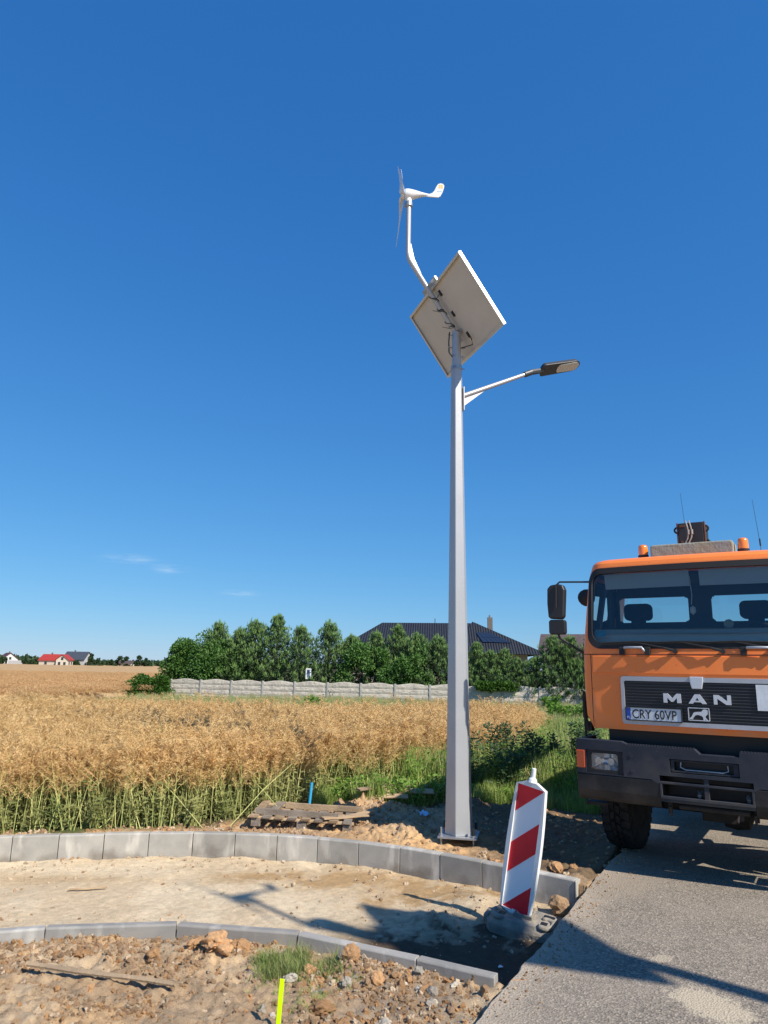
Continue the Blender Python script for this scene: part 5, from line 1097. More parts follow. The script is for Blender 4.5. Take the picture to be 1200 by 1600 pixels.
# crane behind the cab
cr = empty('crane', (0, 0, .05)); cr.parent = TR
bx0 = -.185
mb = MB(); mb.box((bx0, 1.75, 3.62), (.30, .40, .36)); mb.build('boom_end', ['crane_grey'], cr, bevel=.012)
mb = MB(); mb.box((bx0 - .158, 1.58, 3.62), (.015, .06, .37)); mb.box((bx0 + .158, 1.58, 3.62), (.015, .06, .37))
mb.box((bx0 - .11, 1.547, 3.53), (.03, .006, .09)); mb.box((bx0 + .10, 1.547, 3.47), (.08, .006, .05)); mb.box((bx0 - .10, 1.547, 3.76), (.07, .006, .03)); mb.build('rusty_edge', ['rust'], cr, bevel=.004)
MB().box((bx0 + .165, 1.72, 3.50), (.06, .2, .16)).box((bx0 - .18, 1.72, 3.48), (.07, .2, .10)).box((bx0, 1.56, 3.62), (.035, .03, .34)).build('boom_bracket', ['chassis_black'], cr)
for sg in (-1, 1): MB().tube([(bx0 + sg * (.15 + .05 * math.sin(w)), 1.6, 3.72 + .04 * -math.cos(w)) for w in np.linspace(-.6, 4.2, 9)], .012, 6).build('hook', ['chassis_black'], cr)
for q in (-.03, .01): MB().tube([(bx0 + q - .02, 1.52, 3.82), (bx0 + q, 1.50, 3.74), (bx0 + q + .01, 1.50, 3.66), (bx0 + q + .0, 1.50, 3.60), (bx0 + q - .04, 1.50, 3.52), (bx0 + q - .05, 1.5, 3.40)], .008, 6).tube([(bx0 + q + .01, 1.5, 3.70), (bx0 + q + .01, 1.5, 3.64)], .014, 8).build('hydraulic_hose', ['hose'], cr)
MB().box((bx0 + .02, 1.85, 2.3), (.20, .30, 2.4)).box((0, 1.85, 1.15), (1.3, .5, .3)).build('crane_column', ['crane_grey'], cr, bevel=.02)
MB().box((bx0, 3.0, 3.56), (.22, 2.3, .20)).box((bx0, 3.4, 3.30), (.16, 1.6, .16)).build('crane_boom', ['crane_grey'], cr, bevel=.02)
# flat bed with drop sides
mb = MB().box((0, 5.0, 1.28), (2.46, 5.1, .12)); mb.build('load_bed', ['bed_grey'], TR, bevel=.01)
ds = MB()
for x in (-1.22, 1.22): ds.box((x, 5.0, 1.58), (.035, 5.1, .46))
ds.box((0, 2.47, 1.68), (2.44, .04, .66)); ds.box((0, 7.53, 1.58), (2.44, .035, .46)); ds.build('drop_side', ['orange_paint'], TR, bevel=.008)
for x in (-1.0, 1.0): MB().tube([(x, 2.35, .72), (x, 3.25, .72)], .24, 16).build('fuel_tank', ['bed_grey'], TR)

# =================================================================== VEGETATION
leafmat('pod_tan', (.74, .485, .205), (.52, .33, .13), (.83, .62, .32), rough=.7, transl=.25, wscale=.45)
leafmat('far_pod', (.64, .41, .20), (.50, .315, .15), None, rough=.8, transl=.2, wscale=.25)
leafmat('stem_green', (.62, .66, .22), (.72, .64, .30), (.44, .54, .16), rough=.6, transl=.2)
leafmat('under_leaf', (.10, .16, .04), (.34, .32, .13), None, rough=.7, transl=.3)
leafmat('grass_green', (.22, .37, .06), (.34, .46, .11), (.42, .44, .16), rough=.6, transl=.4, wscale=.9)
leafmat('grass_patch', (.16, .27, .05), (.27, .34, .10), (.36, .35, .15), rough=.6, transl=.35)
leafmat('grass_straw', (.58, .48, .26), (.42, .42, .18), (.28, .36, .12), rough=.7, transl=.35, wscale=.4)
leafmat('weed_dark', (.04, .09, .045), (.09, .15, .06), None, rough=.6, transl=.25)
leafmat('weed_bright', (.12, .26, .035), (.22, .36, .06), None, rough=.55, transl=.4)
leafmat('pine_needles', (.065, .125, .055), (.13, .21, .08), None, rough=.65, transl=.15, wscale=.8)
leafmat('pine_tips', (.19, .32, .09), (.28, .42, .13), None, rough=.6, transl=.25, wscale=.8)
leafmat('broad_leaf', (.06, .15, .03), (.13, .25, .055), None, rough=.5, transl=.3, wscale=.8)
leafmat('ivy_leaf', (.04, .11, .015), (.09, .18, .03), None, rough=.5, transl=.35)
leafmat('far_leaf', (.028, .060, .024), (.055, .09, .035), None, rough=.7, transl=.1, wscale=.05)
pmat('bark', (.13, .10, .075), .9, var=.3, vscale=8, bump=.4, bscale=20)

def blade(mb, p, d, w, side=None):
    d = Vector(d); s = side if side is not None else d.cross(Vector((random.gauss(0, 1), random.gauss(0, 1), random.gauss(0, 1)))).normalized()
    s = s * w; p = Vector(p); mb.add([p - s * .5, p + d * .5 - s, p + d, p + d * .5 + s, p + s * .5], [(0, 1, 2, 3, 4)])
def ru(a, b): return random.uniform(a, b)
def rapeseed(n_br=9, n_pod=11, hgt=1.2, podw=.0036, stemw=.0065, lean=.15):
    mb = MB(); a0 = ru(0, 6.28); top = Vector((math.cos(a0), math.sin(a0), 0)) * lean * ru(.2, 1.2) + Vector((0, 0, hgt)); mid = top * .55 + Vector((ru(-.03, .03), ru(-.03, .03), 0))
    mb.cur = 0; mb.tube([(0, 0, -.02), mid * .5, mid, top * .85], [stemw * 1.15, stemw, stemw * .8, stemw * .4], 3, False)
    for k in range(n_br):
        f = ru(.28, .95) ** .8; b0 = mid * (f / .55) if f < .55 else mid + (top - mid) * ((f - .55) / .45)
        a = ru(0, 6.28); el = ru(.7, 1.25); L_ = ru(.25, .5) * (1.15 - f * .4); d = Vector((math.cos(a) * math.cos(el), math.sin(a) * math.cos(el), math.sin(el)))
        e = b0 + d * L_; e.z = min(e.z, hgt + .06); mb.cur = 0 if f < .6 else 1; mb.tube([b0, b0 + d * L_ * .5, e], [.003, .0025, .0015], 3, False); mb.cur = 1
        for q in range(n_pod):
            t = ru(.25, 1.0); p = b0 + (e - b0) * t; w = ru(0, 6.28); dd = (d * ru(.1, .9) + Vector((math.cos(w), math.sin(w), ru(-.3, .6)))).normalized() * ru(.045, .085); blade(mb, p, dd, podw)
    return mb
def rape_obj(i, **k): 
    return rapeseed(**k).build('rapeseed_plant', ['stem_green', 'pod_tan'])
near_v = [rape_obj(i, n_br=random.randint(8, 12), n_pod=30, hgt=ru(1.0, 1.3)) for i in range(9)]
def leafy(n=26, hgt=.6, spread=.25, lw=.02, ll=.08, mat='under_leaf', stem='stem_green'):
    mb = MB()
    for s in range(4):
        a = ru(0, 6.28); t = Vector((math.cos(a) * spread * ru(.1, .6), math.sin(a) * spread * ru(.1, .6), hgt * ru(.7, 1))); mb.cur = 0; mb.tube([(0, 0, 0), t * .5, t], [.004, .003, .002], 3, False); mb.cur = 1
        for k in range(n // 4): f = ru(.1, 1); w = ru(0, 6.28); blade(mb, t * f, Vector((math.cos(w), math.sin(w), ru(-.3, .5))) * ll * ru(.6, 1.3), lw)
    return mb.build('leafy_weed', [stem, mat])
def crop_points(n, x0, x1, y0, y1, fn):
    x = rng.uniform(x0, x1, n); y = rng.uniform(y0, y1, n); k = fn(x, y); return x[k], y[k]
CROPFAR = 19.5
def in_crop(x, y): return (y > crop_y(x)) & (y < CROPFAR + .8 * fbm(x, y, .3, 2, 80)) & (np.abs(x) < .56 * y + 1.5) & ~((x > -.7) & (x > .5 * (y - 3.0) - 2.9 + 1.0 * fbm(x, y, .9, 3, 83)))
x, y = crop_points(24000, -14, 7, 8, 20, in_crop); d_ = y - crop_y(x)
k = rng.uniform(0, 1, len(x)) < np.where(d_ < .8, 1.0, .50); x, y, d_ = x[k], y[k], d_[k]
h = (.88 + .12 * fbm(x, y, .5, 3, 81) + rng.normal(0, .05, len(x))) * (1 - .12 * np.exp(-d_ / .15)) * (1 - .28 * sstep(-1.6, .2, x - .5 * (y - 3.0) + 2.9) * (x > 0)); ro = rots(len(x), .07); fr_ = d_ < .25; ro[fr_, 0] += rng.normal(0, .14, fr_.sum())
scatter('rapeseed_crop', near_v, np.stack([x, y, ground_h(x, y)], 1), ro, h)
# greenery at the feet of the stalks
x, y = crop_points(9000, -13, 6, 8, 14, lambda x, y: in_crop(x, y) & (y - crop_y(x) < 1.2)); sc_ = rng.uniform(.5, 1.15, len(x))
scatter('crop_undergrowth', [leafy(28, .55, .35, .014, .09) for _ in range(5)], np.stack([x, y, ground_h(x, y)], 1), rots(len(x), .15), sc_)
# a few broken stalks fallen across the edge
for i, (a, b, c, d_) in enumerate(((-3.45, 9.42, -2.75, 10.0), (-2.2, 9.55, -3.05, 9.9), (-2.95, 9.45, -3.4, 9.9), (-1.15, 9.95, -1.95, 10.5), (-1.9, 9.75, -1.2, 10.3))):
    z = ru(.5, .75); tag(MB().tube([(a, b, gh(a, b) + .01), ((a + c) / 2, (b + d_) / 2, z * .55), (c, d_, z)], [.006, .005, .003], 5).build('fallen_stalk', ['stem_green']), ['pale stalk crossing rightwards at the crop edge, left of the other bent stalks', 'long bent stalk leaning leftwards across the crop edge', 'short bent stalk low at the crop edge between two longer ones', 'bent stalk leaning left just behind the left end of the pallet', 'straw coloured stalk leaning right behind the left end of the pallet'][i], 'stalk', 'broken stalks at the crop edge')

# far crop: tiles of pod tops on a rough canopy sheet
def tile(n, w, hg, pw, pl, mat):
    mb = MB()
    for _ in range(n): p = Vector((ru(-w, w), ru(-w, w), ru(hg * .72, hg))); a = ru(0, 6.28); blade(mb, p, Vector((math.cos(a), math.sin(a), ru(-.2, 1.6))).normalized() * pl * ru(.6, 1.4), pw)
    return mb.build('crop_tile', [mat])
ft = [tile(1500, .5, 1.1, .0065, .085, 'far_pod') for _ in range(5)]
def far_ok(x, y): return (np.abs(x) < .60 * y + 2) & (y > 28.5) & ~((y < 44) & (x > -13.2)) & ~((y >= 44) & (x > -12 - (y - 44) * .3))
x, y = crop_points(5200, -58, 5, 21, 90, far_ok)
scatter('far_crop', ft, np.stack([x, y, ground_h(x, y) - .1], 1), rots(len(x), .04), rng.uniform(.78, .95, len(x)))
def canopy_h(x, y): return (.70 + .10 * fbm(x, y, 1.5, 4, 90) + .22 * sstep(60, 230, y)) * sstep(29.0, 33, y) * sstep(.0, 1.5, np.where(y < 44, -13.6 - x, -12.2 - (y - 44) * .30 - x)) + ground_h(x, y) * .5 + .02
xs_ = axis(-40, 0, .5, -420, 2, 1.07); ys_ = axis(26, 70, .5, 25, 330, 1.05)
pmat('crop_canopy', (.52, .345, .18), .95, col2=(.40, .26, .13), vscale=1.2, bump=1.0, bscale=9, spec=.05, det=10)
def canopy():
    X, Y = np.meshgrid(xs_, ys_, indexing='ij'); Z = canopy_h(X, Y); nx, ny = X.shape; mb = MB(); mb.v = [tuple(p) for p in np.stack([X.ravel(), Y.ravel(), Z.ravel()], 1)]
    for i in range(nx - 1):
        for j in range(ny - 1):
            xc, yc = (xs_[i] + xs_[i + 1]) / 2, (ys_[j] + ys_[j + 1]) / 2
            if xc < (-13.4 if yc < 44 else -12 - (yc - 44) * .30) and abs(xc) < .75 * yc + 12: mb.f.append((i * ny + j, (i + 1) * ny + j, (i + 1) * ny + j + 1, i * ny + j + 1)); mb.m.append(0)
    return tag(mb.build('far_crop_canopy', ['crop_canopy'], smooth=True), kind='stuff')
canopy()

# grasses
def tuft(n, hgt, spread, w, mat, curve=.35):
    mb = MB()
    for _ in range(n):
        a = ru(0, 6.28); r = spread * math.sqrt(random.random()); p = Vector((r * math.cos(a), r * math.sin(a), -.01)); b = ru(0, 6.28); L_ = hgt * ru(.5, 1.1); lean = Vector((math.cos(b), math.sin(b), 0)) * curve * ru(.2, 1)
        q = p + (lean * .3 + Vector((0, 0, .6))) * L_; e = p + (lean + Vector((0, 0, 1))) * L_; s = lean.cross(Vector((0, 0, 1))).normalized() * w
        mb.add([p - s, p + s, q + s * .8, q - s * .8, e], [(0, 1, 2, 3), (3, 2, 4)])
    return mb.build('grass_tuft', [mat])
def right_zone(x, y): return (x > -.9) & (y > 10.9 + .9 * sstep(-.2, .9, x) * 0 + .5 * np.exp(-(x - 1.7) ** 2) ) & ~in_crop(x, y) & (x < road_x(y) - .25 + np.where(y > 9, .1, 0)) & (y < 42) & (np.abs(x) < .6 * y)
x, y = crop_points(26000, -1.2, 9, 10.9, 20, right_zone); k = rng.uniform(0, 1, len(x)) < .35 + .65 * cl(x, y, .8, 91); x, y = x[k], y[k]
scatter('grass', [tuft(34, ru(.20, .34), .10, .0042, 'grass_green', .6) for _ in range(6)], np.stack([x, y, ground_h(x, y)], 1), rots(len(x), .12), rng.uniform(.5, 1.25, len(x)))
def strip_zone(x, y): return ((y > CROPFAR - .2) & (y < 41.6) & (x > -13.5) & (x < road_x(y) - .2) & (np.abs(x) < .6 * y)) | ((y > CROPFAR - .2) & (y < 29.5) & (x <= -13.0) & (np.abs(x) < .6 * y + 1)) | ((y > 16) & ~in_crop(x, y) & (x > 0) & (x < road_x(y) - .2) & (y < 41.6))
x, y = crop_points(19000, -20, 19, 15.5, 41.6, strip_zone); k = rng.uniform(0, 1, len(x)) < .5 + .5 * cl(x, y, .5, 92); x, y = x[k], y[k]
hh = rng.uniform(.6, 1.15, len(x)) * np.where(y > 30, .62, .8)
scatter('tall_grass', [tuft(44, ru(.62, .95), .28, .008, 'grass_straw', .3) for _ in range(5)] + [tuft(40, ru(.45, .75), .26, .009, 'grass_green', .4) for _ in range(2)], np.stack([x, y, ground_h(x, y)], 1), rots(len(x), .1), hh)
# edge weeds low under the crop front and around the dirt
x, y = crop_points(16000, -1.0, 9, 11.0, 22, lambda x, y: right_zone(x, y) & (cl(x, y, 1.1, 93) > .3))
scatter('low_weeds', [leafy(40, .34, .35, .016, .06, 'weed_bright') for _ in range(4)], np.stack([x, y, ground_h(x, y)], 1), rots(len(x), .2), rng.uniform(.5, 1.2, len(x)) * (1 + .8 * sstep(13, 18, y)))
# seeded green plants mixed into the right edge of the ripe crop
x, y = crop_points(9000, -1, 9, 12.0, 21, lambda x, y: (np.abs(x - .5 * (y - 3.0) + 2.9) < 1.3) & (x < road_x(y) - .5))
scatter('mixed_weeds', [leafy(46, .8, .4, .012, .075, 'weed_bright') for _ in range(3)] + [tuft(30, .8, .2, .007, 'grass_green', .35) for _ in range(2)] + [tuft(30, .85, .2, .007, 'grass_straw', .3)], np.stack([x, y, ground_h(x, y)], 1), rots(len(x), .15), rng.uniform(.45, 1.1, len(x)))
# grass patch in the foreground soil
x, y = crop_points(2600, -1.0, .1, 5.2, 5.95, lambda x, y: (((x + .56) / .30) ** 2 + ((y - 5.58) / .22) ** 2 < rng.uniform(.1, 1.7, len(x))) & (lo_y(x) - y > .02)); k = rng.uniform(0, 1, len(x)) < .7 * cl(x, y, 7, 97, .38, .58); x, y = x[k], y[k]
scatter('grass', [tuft(10, ru(.06, .15), .03, .0017, 'grass_patch', 1.0) for _ in range(5)], np.stack([x, y, ground_h(x, y)], 1), rots(len(x), .2), rng.uniform(.6, 1.5, len(x)))
x, y = crop_points(700, -.9, .5, 4.6, 5.6, lambda x, y: (cl(x, y, 2.5, 95, .5, .6) > .5) & (lo_y(x) - y > .1))
scatter('grass', [tuft(6, .05, .02, .0014, 'grass_green', .8) for _ in range(3)], np.stack([x, y, ground_h(x, y)], 1), rots(len(x), .2), rng.uniform(.5, 1.1, len(x)))

def weed(x, y, hgt, sp, n, mat, label, cat='weed', name='weed_bush', ll=.07, lw=.013, group=None, stems=9):
    root = empty(name, (x, y, gh(x, y)), ru(0, 6), label, cat, group); m1, m2 = MB(), MB()
    for s in range(stems):
        a = ru(0, 6.28); t = Vector((math.cos(a) * sp * ru(.05, .5), math.sin(a) * sp * ru(.05, .5), hgt * ru(.6, 1.05))); b = Vector((math.cos(a), math.sin(a), 0)) * sp * .15; m1.tube([b * .3, t * .5 + b * .5, t], [.008, .006, .003], 4, False)
        for k in range(n // stems):
            f = random.random() ** .8; w = ru(0, 6.28); p = t * f + b * math.sin(f * 3) + Vector((ru(-.04, .04), ru(-.04, .04), ru(-.03, .03))); r = (1.15 - f) * .9; q = p + Vector((math.cos(w), math.sin(w), .5)) * ru(0, .16) * r
            blade(m2, q, Vector((math.cos(w), math.sin(w), ru(-.2, .9))) * ll * ru(.6, 1.3), lw)
    m1.build('stem', ['under_leaf'], root); m2.build('leaves', [mat], root); return root
wl_ = [(1.55, 11.9, 1.0, .55, 'first dark weed bush right of the lamp post, half hidden by it'), (2.02, 12.1, .95, .55, 'dark weed bush second from the lamp post, in the truck shadow'), (2.55, 12.6, 1.1, .5, 'tall pointed dark weed above the warning beacon'), (3.0, 12.9, 1.05, .55, 'dark rounded weed bush right of the tall pointed one'), (3.45, 13.3, 1.1, .42, 'bluish green weed with two spires left of the truck'), (3.75, 13.2, 1.12, .35, 'tallest dark weed, nearest the truck bumper'), (2.2, 13.4, 1.05, .6, 'dark weed bush at the corner of the ripe crop')]
for (x, y, hg, sp, l) in wl_: weed(x, y, hg, sp, 1000, 'weed_dark', l, group='dark weed bushes right of the lamp post')
weed(6.6, 26.5, .85, 1.5, 1500, 'weed_bright', 'bright green bush in the tall grass between wall and truck', 'bush', 'bush', .13, .035, None, 16)
weed(8.6, 37, .8, 1.2, 700, 'weed_bright', 'small green bush growing against the concrete wall near the truck', 'bush', 'bush', .15, .04, None, 12)
weed(-9.4, 21.3, .95, .5, 500, 'weed_dark', 'dark green weed standing alone on the strip between the two fields', 'weed', 'weed_bush', .10, .02)
weed(-7.4, 21.0, .7, 1.3, 500, 'weed_bright', 'low spreading green weed on the strip between the two fields', 'weed', 'weed_bush', .10, .03)
weed(-2.9, 30, .9, 1.6, 700, 'weed_bright', 'green weeds in the tall grass in front of the wall, left of the lamp post', 'weed', 'weed_bush', .12, .03)

# =================================================================== CONCRETE PANEL WALL
pmat('wall_concrete', (.62, .56, .46), .9, col2=(.47, .42, .35), vscale=2.5, bump=.5, bscale=10, spec=.2)
pmat('post_concrete', (.46, .44, .40), .9, col2=(.34, .33, .30), vscale=3, bump=.2)
wa, wb_ = Vector((-12.7, 44.2, 0)), Vector((22.0, 36.0, 0)); wd_ = (wb_ - wa).normalized(); wlen = (wb_ - wa).length; wn_ = Vector((-wd_.y, wd_.x, 0)); NP = 18; pw_ = wlen / NP
wall = empty('concrete_wall', wa, math.atan2(wd_.y, wd_.x), 'long pale concrete panel wall with wavy top along the back of the field', 'wall')
WT = 1.13
for i in range(NP + 1): MB().box((i * pw_, 0, .42), (.11, .15, 1.40)).build('wall_post', ['post_concrete'], wall, bevel=.015)
for i in range(NP):
    mb = MB(); x0, x1 = i * pw_ + .065, (i + 1) * pw_ - .065; N_ = 20
    for r_ in range(5):
        za = -.3 + r_ * .285; zb_ = za + .275
        X = np.linspace(x0, x1, N_); top_ = [zb_ if r_ < 4 else WT - .07 + .10 * math.sin(PI * (q - x0) / (x1 - x0)) ** 1.5 for q in X]
        rows = [[Vector((q, 0.03, za)) for q in X], [Vector((q, -.035, za)) for q in X], [Vector((q, -.04 - .018 * random.random(), za + .08 + .04 * random.random())) for q in X], [Vector((q, -.035 - .022 * random.random(), (za + top_[k]) / 2)) for k, q in enumerate(X)], [Vector((q, -.03 - .018 * random.random(), top_[k] - .05)) for k, q in enumerate(X)], [Vector((q, -.025, top_[k])) for k, q in enumerate(X)], [Vector((q, .03, top_[k])) for k, q in enumerate(X)]]
        for a, b in zip(rows[:-1], rows[1:]): mb.strip(a, b, False)
        mb.strip(rows[-1], rows[0], False)
    mb.build('wall_panel', ['wall_concrete'], wall)
# framed marker above the wall
pmat('slate_sign', (.10, .16, .26), .4)
mk = empty('marker_sign', (-4.25, 42.6, 0), 0, 'small white framed marker with a dark blue face standing above the wall', 'sign')
MB().cyl((0, .06, 0), (0, .06, 1.45), .03, n=8).build('post', ['galvanised'], mk); MB().prism(rrect(-.16, .16, 1.27, 1.88, .05), -.02, .02).build('sign_board', ['frame_white'], mk); MB().prism(rrect(-.085, .085, 1.36, 1.81, .02), -.028, -.022).build('sign_face', ['slate_sign'], mk)

# =================================================================== TREES BEHIND THE WALL
def pine_mesh(hgt, rad, seed, dens=1.0):
    random.seed(seed); f, g, w = MB(), MB(), MB()
    w.tube([(0, 0, 0), (ru(-.05, .05), ru(-.05, .05), hgt * .5), (0, 0, hgt * .98)], [.10, .06, .015], 6, False)
    z = .3
    while z < hgt * .97:
        fz = z / hgt; nb_ = 7; R_ = rad * (1 - fz) ** .72 * (1.0 if fz > .12 else .8) + .06
        for b in range(nb_):
            a = 6.28 * (b + ru(-.35, .35)) / nb_ + z * 2.4; L_ = R_ * ru(.65, 1.15); up_ = .45 + .7 * fz; d = Vector((math.cos(a), math.sin(a), up_)).normalized()
            p0 = Vector((0, 0, z)); w.tube([p0, p0 + d * L_], [.018, .006], 3, False); K = int((8 + 13 * L_) * dens)
            for k in range(K):
                t = ru(.25, 1.0); c = p0 + d * L_ * t + Vector((ru(-.13, .13), ru(-.13, .13), ru(-.06, .12))); tip = t > .8
                m_ = g if (tip and random.random() < .42) else f
                if tip:
                    for q in range(3): blade(g, c, Vector((ru(-.25, .25), ru(-.25, .25), 1)) * ru(.16, .30), .013)
                for q in range(7): dd = (Vector((ru(-1, 1), ru(-1, 1), ru(-.2, 1.3))) + d * .8).normalized() * ru(.09, .18); blade(m_, c, dd, .012)
        z += .20 + .10 * (1 - fz)
    for q in range(110):
        zz = ru(.84, 1.04); rr = .30 * (1.06 - zz) / .22; dd = (Vector((ru(-.45, .45), ru(-.45, .45), 1))).normalized() * ru(.16, .32); blade(g, Vector((ru(-rr, rr), ru(-rr, rr), hgt * zz)), dd, .014)
    return f, g, w
def tree_proto(name, parts, mats):
    r = empty(name); 
    for (nm, mb), m in zip(parts, mats): mb.build(nm, [m], r)
    return r
protos = []
for i, (hg, rd) in enumerate(((4.9, 2.5), (4.4, 2.45), (5.2, 2.35), (4.0, 2.5))):
    f, g, w = pine_mesh(hg, rd, 100 + i); r = empty('pine_tree'); c_ = f.build('crown', ['pine_needles'], r); g.build('young_shoots', ['pine_tips'], c_); w.build('trunk', ['bark'], r); protos.append((r, hg))
def broad_mesh(R_, hgt, seed, n=9000, leaf=.10, base=.25, lobes=22, ls=1.0):
    random.seed(seed); m1, m2 = MB(), MB(); rs = np.random.default_rng(seed)
    cs = []
    for k in range(lobes):
        a = ru(0, 6.28); e = ru(.05, 1.0); r = ru(.45, .95); cs.append((Vector((math.cos(a) * R_[0] * r * math.sqrt(1 - (e * .9) ** 2), math.sin(a) * R_[1] * r * math.sqrt(1 - (e * .9) ** 2), base + (hgt - base) * e * .86)), ru(.35, .62) * ls))
    for (c, r) in cs:
        m2.tube([(0, 0, 0), c * .5, c], [.06, .04, .012], 4, False)
        for _ in range(n // lobes):
            u = Vector((random.gauss(0, 1), random.gauss(0, 1), random.gauss(0, 1))).normalized(); p = c + u * r * random.random() ** .35; p.z = max(p.z, .05)
            dd = (u + Vector((ru(-1, 1), ru(-1, 1), ru(-.8, .4)))).normalized() * leaf * ru(.6, 1.4); blade(m1, p, dd, leaf * .32)
    return m1, m2
def broad(x, y, R_, hgt, seed, label, n=9000, mat='broad_leaf', leaf=.10, cat='tree', name='broadleaf_tree', group=None, base=.25, lobes=22, z=0, ls=1.0):
    m1, m2 = broad_mesh(R_, hgt, seed, n, leaf, base, lobes, ls); r = empty(name, (x, y, z), 0, label, cat, group); m1.build('crown', [mat], r); m2.build('trunk', ['bark'], r); return r
def pxw(px, D): return ((px - 600) / 1110 * (D * .977 + .3))
pines = [(345, 46.5, 4.75, 0, 'thin pine tip rising over the dense broadleaf shrub at the left end of the wall'), (378, 46, 4.3, 1, 'pine directly right of the dense broadleaf shrub'), (403, 47, 4.75, 3, 'pine between the dense shrub and the tallest pine'), (437, 46, 5.15, 2, 'tallest dark pine above the left part of the wall'), (474, 45.5, 4.5, 0, 'pale tipped pine just right of the tallest pine'), (518, 46, 4.75, 1, 'wide pine with light shoots, above the small framed marker'), (552, 46.5, 3.9, 3, 'low pine between the wide pine and the round broadleaf trees'), (592, 48, 4.5, 0, 'pine tip in front of the left slope of the dark roof'), (626, 48, 4.9, 2, 'pine tip in front of the middle of the dark roof'), (655, 47, 4.3, 3, 'pine tip right of the broadleaf tree, under the roof ridge'), (688, 45, 4.15, 1, 'pine immediately left of the lamp post'), (716, 46, 3.9, 0, 'pine hidden mostly by the lamp post'), (748, 44, 4.1, 2, 'pine immediately right of the lamp post'), (768, 43.5, 3.5, 3, 'low pine second to the right of the lamp post'), (792, 44, 3.7, 0, 'narrow pine under the solar modules of the dark roof'), (812, 43, 3.1, 1, 'lowest pine, below the right end of the dark roof'), (838, 43, 3.2, 3, 'low bushy pine between the two roofs'), (868, 42.5, 3.95, 1, 'pine covering the small second roof'), (893, 42.3, 3.9, 0, 'dark pine touching the left edge of the truck cab'), (930, 42, 4.0, 2, 'pine hidden behind the truck cab')]
used = set()
for (px, D, top_, k, l) in pines:
    D = 46 - (px - 300) / 600 * 5.5 + (D - 46) * .35
    r, hg = protos[k]; o = r if k not in used else copy_tree(r); used.add(k)
    top_ *= .82 if 740 < px < 860 else .89 if 560 < px < 860 else .95; s = top_ / hg; o.location = (pxw(px, D), D, 0); o.rotation_euler = (0, 0, px * .37); o.scale = (s * ru(.9, 1.1), s, s); tag(o, l, 'pine', 'pines behind the concrete wall')
random.seed(11)
broad(-11.1, 45.6, (2.6, 1.3), 3.8, 201, 'dense dark broadleaf shrub overhanging the left end of the wall', 26000, leaf=.13, lobes=30, ls=1.6)
broad(-9.6, 45.2, (2.0, 1.0), 3.5, 207, 'smaller broadleaf shrub between the dense shrub and the first pines', 12000, leaf=.12, ls=1.5)
broad(-.9, 42.9, (2.4, 1.1), 3.45, 202, 'round broadleaf tree left of the lamp post, in front of the dark roof', 11000, leaf=.12, lobes=24)
broad(1.5, 42.4, (2.3, 1.1), 3.3, 203, 'broadleaf tree with spreading branches beside the round one, nearer the lamp post', 10000, leaf=.12, lobes=22)
broad(-13.3, 42.0, (1.5, .9), 1.15, 204, 'bright leafy bush growing in front of the left end of the wall', 5200, 'ivy_leaf', .15, 'bush', 'bush', None, .1, 14)
broad(6.4, 39.6, (1.5, .2), .30, 205, 'green creeper hanging over the wall right of the lamp post', 5000, 'ivy_leaf', .12, 'creeper', 'ivy', None, .05, 22, .92, .42)

# =================================================================== HOUSES
def tiles_mat(name, a, b, sc_=3.2):
    m = pmat(name, a, .55, spec=.35, col2=b, vscale=3); N, L = m.node_tree.nodes, m.node_tree.links; tc = N.new('ShaderNodeTexCoord')
    w = N.new('ShaderNodeTexWave'); w.wave_type = 'BANDS'; w.bands_direction = 'Z'; w.inputs['Scale'].default_value = sc_; w.inputs['Distortion'].default_value = .2; L.new(tc.outputs['Object'], w.inputs[0])
    w2 = N.new('ShaderNodeTexWave'); w2.wave_type = 'BANDS'; w2.bands_direction = 'X'; w2.inputs['Scale'].default_value = 1.6; L.new(tc.outputs['Object'], w2.inputs[0])
    ad = N.new('ShaderNodeMath'); ad.operation = 'ADD'; L.new(w.outputs['Fac'], ad.inputs[0]); L.new(w2.outputs['Fac'], ad.inputs[1])
    bp = N.new('ShaderNodeBump'); bp.inputs['Strength'].default_value = .8; bp.inputs['Distance'].default_value = .06; L.new(ad.outputs[0], bp.inputs['Height']); L.new(bp.outputs[0], N['Principled BSDF'].inputs['Normal']); return m
tiles_mat('black_tiles', (.016, .018, .022), (.024, .025, .03)); tiles_mat('brown_tiles', (.10, .075, .065), (.14, .10, .09)); tiles_mat('red_tiles', (.50, .05, .035), (.42, .05, .04)); tiles_mat('maroon_tiles', (.16, .06, .05), (.12, .05, .045)); tiles_mat('slate_tiles', (.075, .09, .11), (.06, .07, .09))
pmat('plaster_cream', (.60, .54, .44), .9, var=.06); pmat('plaster_white', (.60, .60, .58), .9, var=.05); pmat('plaster_grey', (.45, .45, .44), .9); pmat('window_dark', (.03, .035, .04), .1, spec=.8); pmat('chimney_brick', (.18, .16, .14), .9, var=.2); pmat('gutter', (.05, .05, .05), .5)
hb = empty('bungalow', (4.6, 61, 0), math.radians(-4), 'large bungalow with black tiled hip roof behind the trees', 'house')
MB().box((0, 0, 1.6), (14.0, 9.4, 3.4)).build('wall', ['plaster_cream'], hb)
e_, rz, rx = 7.9, 5.75, 4.4; base = [(-e_, -5.6, 3.25), (e_, -5.6, 3.25), (e_, 5.6, 3.25), (-e_, 5.6, 3.25)]
mb = MB(); mb.add(base + [(-4.6, 0, rz), (3.4, 0, rz + .05)], [(0, 1, 5, 4), (1, 2, 5), (2, 3, 4, 5), (3, 0, 4), (3, 2, 1, 0)])
